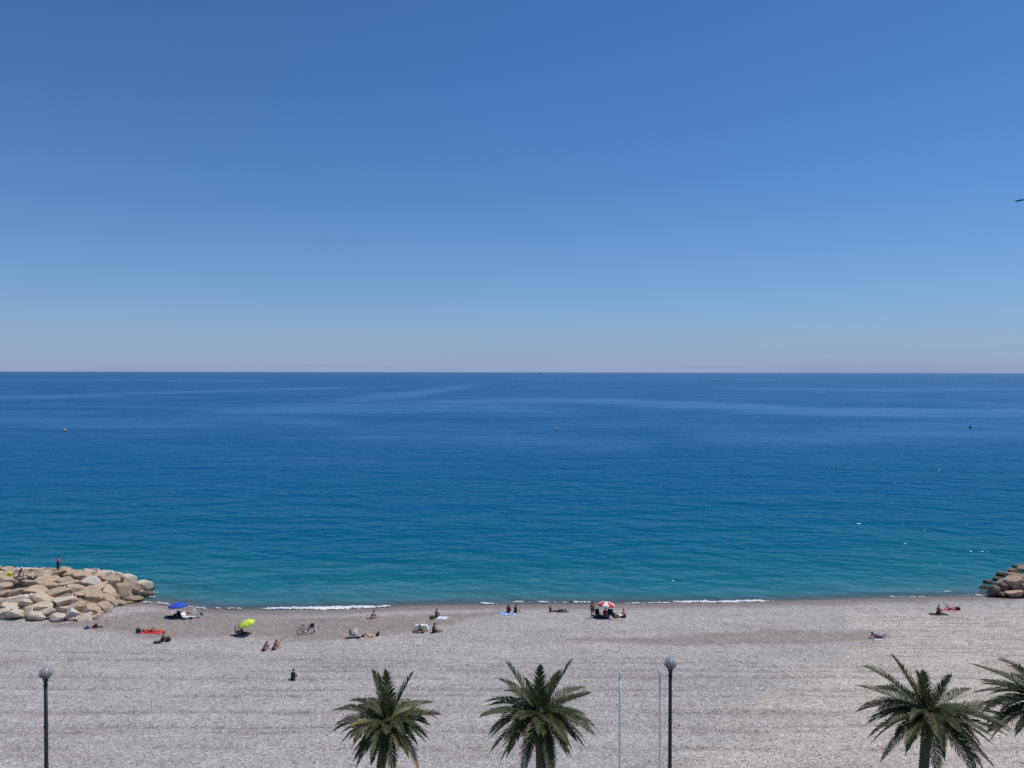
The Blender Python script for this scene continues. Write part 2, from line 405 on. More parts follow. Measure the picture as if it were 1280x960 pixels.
pale = poly_mask(Xb, Yb, [(1056, 766), (1150, 765.5), (1290, 763), (1500, 762), (1500, 960), (900, 960), (1000, 838), (1080, 812), (1112, 801), (1110, 790), (1062, 786)], .4 + 3.2 * (1 - sstep(66, 76, Yb)))
brown = np.maximum(poly_mask(Xb, Yb, [(60, 780), (130, 772), (200, 764), (280, 771), (400, 772), (480, 771), (640, 765), (560, 782), (480, 797), (400, 801), (330, 798), (200, 796)], .9),
        np.maximum(poly_mask(Xb, Yb, [(700, 800), (840, 795), (960, 788), (1085, 788), (1113, 795), (1090, 801), (960, 806), (850, 808)], .7),
                   .6 * poly_mask(Xb, Yb, [(-20, 824), (40, 824), (45, 831), (-20, 833)], .25)))
damp = (1 - sstep(1.2, 5.0, t_in + 1.6 * (fbm(Xb * .3, Yb * .3, 41, 3) - .5))) * .9
float_attr(beach_me, 'track', track_mask(Xb, Yb)); float_attr(beach_me, 'pale', pale); float_attr(beach_me, 'brown', np.clip(brown, 0, 1)); float_attr(beach_me, 'damp', np.clip(damp, 0, 1))
tag(link('beach', beach_me), kind='structure')

# loose stones lying on the gravel
def stone_material():
    m, N, L, b = nodes('loose_stone'); r = attr(N, 'tone')
    L.new(ramp(N, L, r, [(0, (.17, .155, .15)), (.4, (.25, .23, .22)), (.75, (.38, .365, .36)), (1, (.60, .585, .57))]), b.inputs['Base Color'])
    b.inputs['Roughness'].default_value = .8; return m
def loose_stones(n):
    t = (1 + 5 ** .5) / 2
    iv = np.array([(-1, t, 0), (1, t, 0), (-1, -t, 0), (1, -t, 0), (0, -1, t), (0, 1, t), (0, -1, -t), (0, 1, -t), (t, 0, -1), (t, 0, 1), (-t, 0, -1), (-t, 0, 1)]) / 1.902
    fi = np.array([(0, 11, 5), (0, 5, 1), (0, 1, 7), (0, 7, 10), (0, 10, 11), (1, 5, 9), (5, 11, 4), (11, 10, 2), (10, 7, 6), (7, 1, 8), (3, 9, 4), (3, 4, 2), (3, 2, 6), (3, 6, 8), (3, 8, 9), (4, 9, 5), (2, 4, 11), (6, 2, 10), (8, 6, 7), (9, 8, 1)])
    y = rng.uniform(46, 93, n); x = rng.uniform(-1, 1, n) * (y * .70 + 3)
    ok = (yshore(x) - y) > -.3; x, y = x[ok], y[ok]; n = len(x)
    z = zbeach(x, y); s = .02 + .036 * rng.random(n) ** 2.2
    sx = s * rng.uniform(.8, 1.7, n); sy = s * rng.uniform(.8, 1.5, n); sz = s * rng.uniform(.5, .9, n); a = rng.uniform(0, 6.28, n)
    V = iv[None] * np.stack([sx, sy, sz], 1)[:, None]
    V = V * rng.uniform(.82, 1.15, (n, 12, 1))
    ca, sa = np.cos(a)[:, None], np.sin(a)[:, None]
    W = np.stack([V[..., 0] * ca - V[..., 1] * sa + x[:, None], V[..., 0] * sa + V[..., 1] * ca + y[:, None], V[..., 2] + (z + sz * .45)[:, None]], 2)
    Fq = (fi[None] + (np.arange(n) * 12)[:, None, None]).reshape(-1, 3)
    me = np_mesh('loose_stones', W.reshape(-1, 3), Fq, stone_material())
    float_attr(me, 'tone', np.repeat(rng.random(n), 12))
    tag(link('loose_stones', me), 'loose grey and white stones strewn over the pebble beach', 'stones', kind='stuff')
loose_stones(16000)

# promenade behind the sea wall, from where the palms and lamps rise
PROM = 4.0
pave = paint('promenade_paving', (.33, .28, .25), .8, .1, .8)
tag(MB().box((0, 20, PROM - .4), (1200, 44, .8)).build('promenade', pave, smooth=False), kind='structure')
wallm = paint('sea_wall_stone', (.36, .33, .29), .85, .2, 1.5)
tag(MB().box((0, 42.6, .6), (1200, 1.1, 5.6)).build('sea_wall', wallm, smooth=False), 'low stone sea wall between the promenade and the beach', 'wall')

# ------------------------------------------------------------------ boulders
def boulder_material():
    m, N, L, b = nodes('limestone_boulder')
    oi = N.new('ShaderNodeObjectInfo'); tc = N.new('ShaderNodeTexCoord'); ge = N.new('ShaderNodeNewGeometry')
    at = N.new('ShaderNodeAttribute'); at.attribute_type = 'OBJECT'; at.attribute_name = 'tone'
    c = ramp(N, L, at.outputs['Fac'], [(0, (.075, .055, .045)), (.25, (.19, .135, .10)), (.5, (.47, .335, .22)), (.75, (.58, .46, .335)), (1, (.62, .56, .48))])
    n1 = noise(N, L, tc.outputs['Object'], 1.6, 6, .62); n2 = noise(N, L, tc.outputs['Object'], 6, 5, .65)
    c = mixc(N, L, mth(N, L, 'MULTIPLY', maprange(N, L, n1, .45, .7, 0, .9), at.outputs['Fac']), c, (.66, .55, .43))
    c = mixc(N, L, maprange(N, L, n2, .54, .72, 0, .6), c, (.15, .11, .08))
    sp = N.new('ShaderNodeSeparateXYZ'); L.new(ge.outputs['Position'], sp.inputs[0])
    wet = maprange(N, L, mth(N, L, 'ADD', sp.outputs[2], mth(N, L, 'MULTIPLY', n1, -.4)), .05, .3, 1, 0)
    c = mixc(N, L, wet, c, (.085, .065, .03))
    L.new(c, b.inputs['Base Color']); b.inputs['Roughness'].default_value = .8; b.inputs['Specular IOR Level'].default_value = .3
    bp = N.new('ShaderNodeBump'); bp.inputs['Distance'].default_value = .2; bp.inputs['Strength'].default_value = .9
    L.new(mth(N, L, 'ADD', n1, mth(N, L, 'MULTIPLY', n2, .4)), bp.inputs['Height']); L.new(bp.outputs[0], b.inputs['Normal'])
    return m
BMAT = boulder_material()
def boulder_mesh(seed):
    import bmesh
    bm = bmesh.new(); bmesh.ops.create_icosphere(bm, subdivisions=4, radius=1.0)
    rs = random.Random(seed)
    planes = []
    for k in range(rs.randint(11, 15)):
        d = Vector((rs.gauss(0, 1), rs.gauss(0, 1), rs.gauss(0, 1))).normalized(); planes.append((d, rs.uniform(.50, .80)))
    planes.append((Vector((rs.uniform(-.3, .3), rs.uniform(-.3, .3), 1)).normalized(), rs.uniform(.5, .7)))
    co = np.array([v.co[:] for v in bm.verts])
    for _ in range(2):
        for d, o in planes:
            e = co @ np.array(d) - o
            co = co - np.outer(np.where(e > 0, e * .985, 0), np.array(d))
    n = (fbm(co[:, 0] * 1.7 + seed * 3, co[:, 1] * 1.7 + co[:, 2] * 1.3, seed, 3) - .5) * .07 + (fbm(co[:, 0] * 5 + co[:, 2] * 4, co[:, 1] * 5 - co[:, 2] * 3, seed + 5, 2) - .5) * .05
    co = co * (1 + n)[:, None]
    mn, mx_ = co.min(0), co.max(0); co = (co - (mn + mx_) / 2) / ((mx_ - mn) / 2)
    for v, c in zip(bm.verts, co): v.co = c
    me = bpy.data.meshes.new('boulder'); bm.to_mesh(me); bm.free()
    me.polygons.foreach_set('use_smooth', [True] * len(me.polygons)); me.materials.append(BMAT); me.update()
    return me
BOULDERS = [boulder_mesh(k + 1) for k in range(16)]
def dist_poly(x, y, poly):
    inside = False; dm = 1e9
    for k in range(len(poly)):
        (ax, ay), (bx, by) = poly[k], poly[(k + 1) % len(poly)]
        dx, dy = bx - ax, by - ay; t = max(0, min(1, ((x - ax) * dx + (y - ay) * dy) / (dx * dx + dy * dy)))
        dm = min(dm, math.hypot(x - ax - t * dx, y - ay - t * dy))
        if (ay > y) != (by > y) and x < dx * (y - ay) / dy + ax: inside = not inside
    return dm if inside else -dm
class Groyne:
    def __init__(s, poly, top, run, label, loc):
        s.poly = poly; s.top = top; s.run = run; s.loc = Vector(loc); s.k = 0
        s.root = empty('rock_groyne', s.loc, label, 'groyne')
    def h(s, x, y):
        d = dist_poly(x, y, s.poly)
        b_ = max(float(zbase(x, y)), -.4)
        if d <= 0: return b_ - .5
        t = min(1, d / s.run); return b_ + (s.top - b_) * (t * (2 - t))
    def hit(s, u, v):
        d = ray(u, v); t = 60.0
        while t < 130:
            p = Vector((0, 0, CAMZ)) + d * t
            if p.z <= max(s.h(p.x, p.y), float(zbase(p.x, p.y)), 0.0): return p
            t += .12
        return Vector((0, 0, CAMZ)) + d * 95
    def rock(s, p, size, tone, rs, tilt=None):
        o = link('boulder', BOULDERS[rs.randrange(16)], s.root, Vector(p) - s.loc,
                 tilt or (rs.uniform(-.22, .22), rs.uniform(-.22, .22), rs.uniform(-.5, .5) + (math.pi if rs.random() < .5 else 0)), size)
        o['tone'] = tone
        return o
    def by_pixel(s, rows, rs):
        for row in rows:
            u, v, w, h, tone = row[:5]; tl = row[5] if len(row) > 5 else None
            p = s.hit(u, v); m = p.y / F
            hw = w * m * .51; dep = hw * rs.uniform(.7, 1.0)
            hh = max(.5, (h * m * .75 - dep * .2))
            p = p + Vector((0, dep * .35, -hh * .05))
            s.rock(p, (hw, dep, hh), tone, rs, (rs.uniform(-.1, .2), R(tl), rs.uniform(-.2, .2)) if tl is not None else None)
    def fill(s, box, n, size, tones, rs, drop=.35):
        pts = []
        for _ in range(n * 30):
            x, y = rs.uniform(box[0], box[1]), rs.uniform(box[2], box[3])
            if dist_poly(x, y, s.poly) < .1 or any((x - a) ** 2 + (y - b_) ** 2 < 3.2 for a, b_ in ((-57.5, 90.0), (-58.7, 90.3), (-57.4, 88.6), (-57.0, 87.2))) or any((x - a) ** 2 + (y - b_) ** 2 < (1.35 * size) ** 2 for a, b_ in pts): continue
            pts.append((x, y)); k = rs.uniform(.75, 1.3) * size
            s.rock((x, y, s.h(x, y) - drop), (k * rs.uniform(.9, 1.3), k, k * rs.uniform(.6, .8)), rs.choice(tones), rs)
            if len(pts) >= n: break
def W2(u, v, z): p = P(u, v, z); return (p.x, p.y)
gl = Groyne([(-95, 79.5), W2(-60, 778, 1.2), W2(30, 778, 1.2), W2(90, 781, 1.1), W2(135, 774, .9), W2(150, 758, .4), W2(190, 745, 0), W2(193, 738, 0), (-47, 98), (-52, 101.5), (-95, 102)], 2.6, 6.5,
            'long groyne of pale beige limestone boulders left of the blue umbrella', (-56, 90, 0))
rs = random.Random(3)
gl.by_pixel([(178.4, 733.7, 21, 13, .85, 14), (158.7, 724.8, 19, 11, .95, 16), (151.3, 741.3, 20, 18, .45), (167.2, 739.4, 17, 18, .38), (132.5, 742.2, 30, 13, .6, 20),
             (115.6, 750.6, 24, 19, .5), (133.4, 752.5, 24, 14, .48, 24), (130.6, 762, 19, 15, .56), (111.9, 766.6, 22, 16, .5, 18), (94, 760, 21, 12, .55), (88.4, 769.4, 17, 14, 1.0, 20),
             (105.3, 774, 20, 8, .85, 8), (135.3, 728, 24, 16, .42), (148.4, 726, 15, 13, .45), (115.6, 728, 28, 12, .95), (102.5, 722.5, 28, 9, .5), (133.4, 719.5, 17, 5, 1.0),
             (102.5, 744, 26, 11, .58), (111, 738.5, 38, 9, .6), (166, 750.5, 22, 8, .35), (189.7, 736.5, 8, 9, .15), (182, 745, 16, 6, .2),
             (50, 719.7, 26, 12, .62), (70.3, 718.5, 20, 7, .42), (82, 726.7, 20, 8, .5), (62.5, 733.7, 26, 9, .52), (46, 738.4, 30, 9, .56), (74, 741.6, 30, 11, .58), (19.5, 751.7, 28, 12, 1.0),
             (50, 749, 28, 9, .7), (75.8, 754, 28, 14, .95), (56, 758.7, 24, 8, .75), (4.7, 744, 18, 10, .52), (19.5, 741.5, 22, 8, .6), (8, 727.5, 22, 10, .52), (54, 729, 28, 7, .5),
             (23.4, 724.4, 16, 10, .8), (90, 737, 18, 10, .55), (86, 731.4, 26, 6, .55), (10, 760, 24, 9, .8), (35, 764, 26, 9, .78), (60, 766, 22, 8, .85), (78, 764, 20, 10, .7),
             (15, 769, 22, 7, .9), (45, 771, 24, 7, .85), (70, 774, 20, 6, .85), (36, 730, 20, 9, .5), (35, 722, 16, 8, .55), (30, 755, 18, 8, .8), (90, 751, 16, 9, .62), (0, 753, 18, 9, .7), (0, 767, 20, 8, .85),
             (2, 735, 20, 9, .55), (0, 722, 18, 8, .5), (92, 719, 18, 7, .52), (112, 719.5, 16, 6, .7), (122, 722, 18, 8, .6), (146, 719.8, 14, 6, .85), (150, 755, 12, 6, .45), (142, 748, 12, 8, .5), (120, 774, 14, 6, .6)], rs)
gl.fill((-66, -42, 80, 101), 170, .72, (.35, .45, .52, .6, .7, .9), rs, .55)
gl.fill((-95, -66, 80, 101), 60, 1.45, (.4, .5, .6, .8), rs, .8)
gr_ = Groyne([W2(1222, 741, 0), W2(1240, 748, .1), W2(1275, 750, .3), (70, 90.5), (95, 90.5), (95, 108), (72, 106), W2(1262, 722, 0), W2(1240, 729, 0)], 2.9, 6.0,
             'small brown boulder pile toned dark for shade, running out of frame right of the beach', (66, 94, 0))
rs = random.Random(9)  # low tones put the shade of this pile's face into its colour
gr_.by_pixel([(1244.2, 739.6, 18, 13, .22), (1237.6, 729.4, 13, 8, .3), (1229.6, 736, 9, 6, .08), (1247, 725.8, 13, 9, .1), (1254.4, 720.7, 15, 10, .28), (1266, 715.5, 17, 9, .25), (1275.6, 709.7, 16, 6, .33),
              (1268, 729.4, 21, 15, .42), (1271, 721.4, 24, 7, .38), (1279, 735, 13, 11, .4), (1267.6, 743.3, 23, 8, .52), (1256, 734, 13, 10, .12), (1290, 723, 20, 12, .4), (1293, 741, 22, 10, .45), (1252, 744, 10, 5, .2), (1283, 713, 16, 9, .35)], rs)
gr_.fill((58, 74, 89, 107), 45, .9, (.08, .15, .25, .35), rs, 1.0)
gr_.fill((74, 95, 89, 107), 30, 1.4, (.2, .3, .4), rs, .2)

# ------------------------------------------------------------------ foam of the small breakers
def foam():
    V = []; Fq = []; n0 = 0
    strips = [(268, 302, 761.6, 1.5), (326, 487, 760.6, 3.1), (178, 190, 754.2, 1.2), (194, 216, 755.6, 1.3), (222, 262, 760.0, .9), (600, 622, 755.3, 1.0), (640, 668, 754.3, .8), (672, 712, 754.2, .9),
              (716, 738, 753.6, 1.7), (780, 842, 754.2, 1.3), (840, 968, 752.4, 2.1), (1112, 1146, 747.3, 1.5), (1148, 1165, 748, .8), (1196, 1212, 744.6, 1.3), (1218, 1244, 745, 1.2), (1172, 1190, 741, .6), (186, 200, 741, 1.2), (186, 196, 746, 1.0)]
    for k, (u0, u1, v, th) in enumerate(strips):
        a, b_ = P(u0, v, 0), P(u1, v, 0)
        n = max(8, int((b_.x - a.x) / .07)); wid = th / 3.1 * 1.25; m = max(8, int(wid / .07))
        S, T = np.meshgrid(np.linspace(0, 1, n), np.linspace(0, 1, m))
        X = a.x + (b_.x - a.x) * S
        um = u0 + (u1 - u0) * S
        off = np.interp(um, [u for u, _ in SHORE], [vv for _, vv in SHORE]) - np.interp((u0 + u1) / 2, [u for u, _ in SHORE], [vv for _, vv in SHORE])
        env = np.clip(np.minimum(S, 1 - S) * 5, 0, 1) ** .6 * (.45 + .75 * vnoise(X * .33, 0 * X, k))
        Y = a.y - off / 3.3 + (T - .5) * wid * env + .9 * (fbm(X * .25, 0 * X, k + 7, 3) - .5)
        d = .55 * fbm(X * 1.1, Y * 3.2, k, 3) + .45 * fbm(X * 4.0, Y * 7.0, k + 3, 3) + .26 * (1 - np.abs(T * 2 - 1)) - .06
        H = np.clip(d - .42, 0, .5) * .5 + .012
        Z = np.maximum(0.0, zbase(X, Y)) + H
        i = np.arange(n * m).reshape(m, n) + n0
        q = np.stack([i[:-1, :-1].ravel(), i[:-1, 1:].ravel(), i[1:, 1:].ravel(), i[1:, :-1].ravel()], 1)
        keep = (d[:-1, :-1] > (.47 if th > 2 else .57)).ravel()
        V.append(np.stack([X.ravel(), Y.ravel(), Z.ravel()], 1)); Fq.append(q[keep]); n0 += n * m
    V = np.concatenate(V); Fq = np.concatenate(Fq); used = np.unique(Fq); remap = np.zeros(len(V), int); remap[used] = np.arange(len(used))
    me = np_mesh('foam', V[used], remap[Fq], paint('sea_foam', (.70, .72, .73), .8, .15, 6))
    tag(link('foam', me), 'white foam of small waves breaking along the water line', 'foam', kind='stuff')
foam()

# ------------------------------------------------------------------ people: one continuous remeshed body, hair and clothes as children
SKIN = {'tan': paint('skin_tanned', (.44, .235, .16), .55, .08, 6), 'brown': paint('skin_brown', (.27, .13, .085), .55, .08, 6), 'fair': paint('skin_fair', (.55, .33, .25), .55, .08, 6)}
EYE = paint('eye_dark', (.02, .015, .012), .3, .0); LIP = paint('lip', (.32, .10, .085), .5, .0)
HAIR = {'dark': paint('hair_dark', (.018, .013, .010), .6, .3, 60), 'brown': paint('hair_brown', (.06, .032, .018), .6, .3, 60), 'blond': paint('hair_blond', (.36, .24, .12), .6, .2, 60)}
def cloth(name, c, var=.12): return paint('cloth_' + name, c, .85, var, 9)
V3 = Vector
def torso(pel, d, side=V3((1, 0, 0)), bend=None, arm=None):
    d2 = bend or d
    J = dict(pel=pel, wst=pel + d * .19, chs=pel + d * .19 + d2 * .17)
    J['nck'] = J['chs'] + d2 * .17; J['side'] = side; J['up'] = d2
    for s, k in ((-1, 'L'), (1, 'R')):
        J['s' + k] = J['chs'] + d2 * .12 + side * (.175 * s); J['h' + k] = pel + side * (.085 * s)
    return J
def head(J, up, fwd, dist=.17):
    J['hed'] = J['nck'] + up * dist + fwd * .015; J['hup'] = up.normalized(); f = fwd - J['hup'] * fwd.dot(J['hup']); J['fwd'] = f.normalized()
def limbs(J, **k):
    for n, p in k.items(): J[n] = V3(p)
    return J
def pose(kind, lean=.1, legs='bent', arms='knees', turn=0.0):
    if kind == 'stand':
        J = torso(V3((0, 0, .93)), V3((0, .04, 1)).normalized()); head(J, V3((0, .08, 1)).normalized(), V3((math.sin(turn), math.cos(turn), -.15)))
        limbs(J, kL=(-.10, .03, .50), kR=(.11, .0, .50), aL=(-.10, -.02, .07), aR=(.12, .05, .07), tL=(-.12, .14, .035), tR=(.16, .21, .035))
        limbs(J, eL=(-.27, .0, 1.12), wL=(-.27, .16, .93), eR=(.27, -.03, 1.12), wR=(.25, .18, 1.02))
        if arms == 'rod': limbs(J, eL=(-.22, .16, 1.13), wL=(-.05, .36, 1.12), eR=(.22, .14, 1.13), wR=(.06, .38, 1.05))
    elif kind == 'sit':
        d = V3((0, math.sin(lean), math.cos(lean))); b2 = V3((0, math.sin(lean + .15), math.cos(lean + .15)))
        J = torso(V3((0, 0, .13)), d, bend=b2); head(J, V3((0, .12 + lean * .4, 1)).normalized(), V3((math.sin(turn), math.cos(turn), -.1)))
        if legs == 'bent': limbs(J, kL=(-.14, .36, .42), kR=(.14, .38, .42), aL=(-.12, .56, .06), aR=(.13, .60, .06), tL=(-.14, .74, .035), tR=(.16, .78, .035))
        elif legs == 'straight': limbs(J, kL=(-.12, .43, .16), kR=(.13, .44, .14), aL=(-.13, .84, .06), aR=(.15, .85, .06), tL=(-.17, .92, .19), tR=(.19, .93, .19))
        elif legs == 'cross': limbs(J, kL=(-.34, .28, .14), kR=(.34, .28, .14), aL=(.10, .33, .07), aR=(-.10, .40, .07), tL=(.24, .36, .05), tR=(-.24, .44, .05))
        elif legs == 'side': limbs(J, kL=(-.12, .42, .14), kR=(.16, .34, .42), aL=(-.14, .82, .06), aR=(.2, .56, .06), tL=(-.18, .9, .19), tR=(.24, .74, .04))
        elif legs == 'perch': limbs(J, kL=(-.11, .42, .14), kR=(.12, .43, .14), aL=(-.11, .48, -.28), aR=(.13, .46, -.28), tL=(-.13, .66, -.32), tR=(.16, .64, -.32))
        S = J['chs']
        if arms == 'knees': limbs(J, eL=(-.27, S.y + .16, .44), wL=(-.12, S.y + .36, .43), eR=(.27, S.y + .16, .44), wR=(.10, S.y + .37, .45))
        elif arms == 'back': limbs(J, eL=(-.28, S.y - .16, .34), wL=(-.28, S.y - .28, .08), eR=(.28, S.y - .16, .34), wR=(.28, S.y - .28, .08))
        elif arms == 'lap': limbs(J, eL=(-.25, S.y + .06, .36), wL=(-.12, S.y + .26, .27), eR=(.25, S.y + .06, .36), wR=(.11, S.y + .27, .27))
        elif arms == 'up': limbs(J, eL=(-.27, S.y + .1, .40), wL=(-.16, S.y + .3, .34), eR=(.36, S.y + .12, .58), wR=(.46, S.y + .22, .82))
    elif kind == 'lie':
        d = V3((0, -1, .03)); J = torso(V3((0, 0, .115)), d.normalized()); head(J, V3((0, -1, .12)).normalized(), V3((turn, 0, 1)), .18)
        limbs(J, kL=(-.11, .44, .10), aL=(-.13, .86, .07), tL=(-.17, .92, .18), kR=(.11, .44, .10), aR=(.14, .86, .07), tR=(.18, .92, .18))
        if legs == 'bent': limbs(J, kR=(.12, .30, .45), aR=(.14, .52, .06), tR=(.16, .70, .035))
        if legs == 'both': limbs(J, kR=(.12, .30, .45), aR=(.14, .52, .06), tR=(.16, .70, .035), kL=(-.12, .32, .43), aL=(-.14, .55, .06), tL=(-.16, .73, .035))
        if legs == 'up': limbs(J, kR=(.10, .26, .46), aR=(.12, .60, .68), tR=(.14, .64, .86), kL=(-.12, .38, .30), aL=(-.14, .66, .06), tL=(-.16, .84, .035))
        limbs(J, eL=(-.30, -.28, .09), wL=(-.34, -.02, .06), eR=(.30, -.28, .09), wR=(.33, -.02, .06))
        if arms == 'face': limbs(J, eR=(.34, -.52, .24), wR=(.12, -.66, .27))
    elif kind == 'prone':
        d = V3((0, -1, .18)).normalized(); b2 = V3((0, -.85, .5)).normalized(); J = torso(V3((0, 0, .12)), d, bend=b2); head(J, V3((0, -.5, .85)).normalized(), V3((math.sin(turn), -1, -.1)), .17)
        limbs(J, kL=(-.11, .43, .08), aL=(-.12, .84, .08), tL=(-.12, .98, .04), kR=(.12, .43, .08), aR=(.13, .76, .30), tR=(.13, .82, .46))
        limbs(J, eL=(-.24, -.62, .05), wL=(-.10, -.84, .05), eR=(.24, -.62, .05), wR=(.10, -.84, .06))
    elif kind == 'swim':
        J = torso(V3((0, 0, -.62)), V3((0, .1, 1)).normalized()); head(J, V3((0, .1, 1)), V3((math.sin(turn), math.cos(turn), 0)), .16)
        limbs(J, kL=(-.11, .06, -1.0), kR=(.11, .1, -1.0), aL=(-.12, -.2, -1.3), aR=(.12, -.1, -1.32), tL=(-.12, -.22, -1.45), tR=(.12, -.12, -1.48))
        limbs(J, eL=(-.36, .1, -.12), wL=(-.44, .34, .0), eR=(.36, .12, -.10), wR=(.40, .36, .04))
    return J
def body_prims(J):
    Q = []                                   # tag, p0, r0, p1, r1
    mid = lambda a, b, t: a + (b - a) * t
    Q.append(('low', J['hL'], .115, J['hR'], .115)); Q.append(('low', J['pel'], .125, J['wst'], .115))
    Q.append(('up', J['wst'], .118, J['chs'], .128))
    sd = J['side']
    Q.append(('up', J['wst'] - sd * .05, .10, J['chs'] - sd * .085, .105)); Q.append(('up', J['wst'] + sd * .05, .10, J['chs'] + sd * .085, .105))
    Q.append(('up', mid(J['sL'], J['sR'], .18), .072, mid(J['sL'], J['sR'], .82), .072))
    Q.append(('neck', J['chs'] + J['up'] * .11, .07, J['nck'], .055)); Q.append(('neck', J['nck'], .053, J['hed'] - J['hup'] * .05, .05))
    for k in 'LR':
        Q.append(('uarm', J['s' + k], .058, J['e' + k], .042)); Q.append(('farm', J['e' + k], .043, J['w' + k], .027))
        Q.append(('thigh', J['h' + k], .098, J['k' + k], .056)); Q.append(('shank', J['k' + k], .058, J['a' + k], .036))
        cal = mid(J['k' + k], J['a' + k], .32); Q.append(('shank', cal, .060, mid(J['k' + k], J['a' + k], .55), .045))
        Q.append(('foot', J['a' + k], .040, J['t' + k], .028))
        hd = (J['w' + k] - J['e' + k]).normalized(); Q.append(('hand', J['w' + k], .026, J['w' + k] + hd * .075, .030))
    return Q
QUEUE = []
def remesh_later(mb, name, mats, parent, voxel, extra=None, smooth=5):
    me = bpy.data.meshes.new(name); me.from_pydata([tuple(p) for p in mb.v], [], mb.f)
    o = bpy.data.objects.new(name, me); col.objects.link(o)
    m = o.modifiers.new('remesh', 'REMESH'); m.mode = 'VOXEL'; m.voxel_size = voxel
    if smooth: s = o.modifiers.new('smooth', 'SMOOTH'); s.iterations = smooth; s.factor = .5
    if parent: o.parent = parent
    QUEUE.append((o, mats, extra)); return o
def flush():
    dg = bpy.context.evaluated_depsgraph_get(); done = []
    for o, mats, extra in QUEUE: done.append((o, bpy.data.meshes.new_from_object(o.evaluated_get(dg)), mats, extra))
    for o, me, mats, extra in done:
        o.modifiers.clear()
        if extra:
            n = len(me.vertices); co = np.empty(n * 3); me.vertices.foreach_get('co', co)
            vs_ = [tuple(c) for c in co.reshape(-1, 3)] + [tuple(p) for p in extra.v]
            fs_ = [tuple(p.vertices) for p in me.polygons]; mi = [0] * len(fs_) + extra.m
            fs_ += [tuple(i + n for i in f) for f in extra.f]
            nm = bpy.data.meshes.new(me.name); nm.from_pydata(vs_, [], fs_); nm.polygons.foreach_set('material_index', mi); me = nm
        me.materials.clear()
        for m in mats: me.materials.append(m)
        me.polygons.foreach_set('use_smooth', [True] * len(me.polygons)); me.update()
        o.data = me; me.name = o.name
    QUEUE.clear()
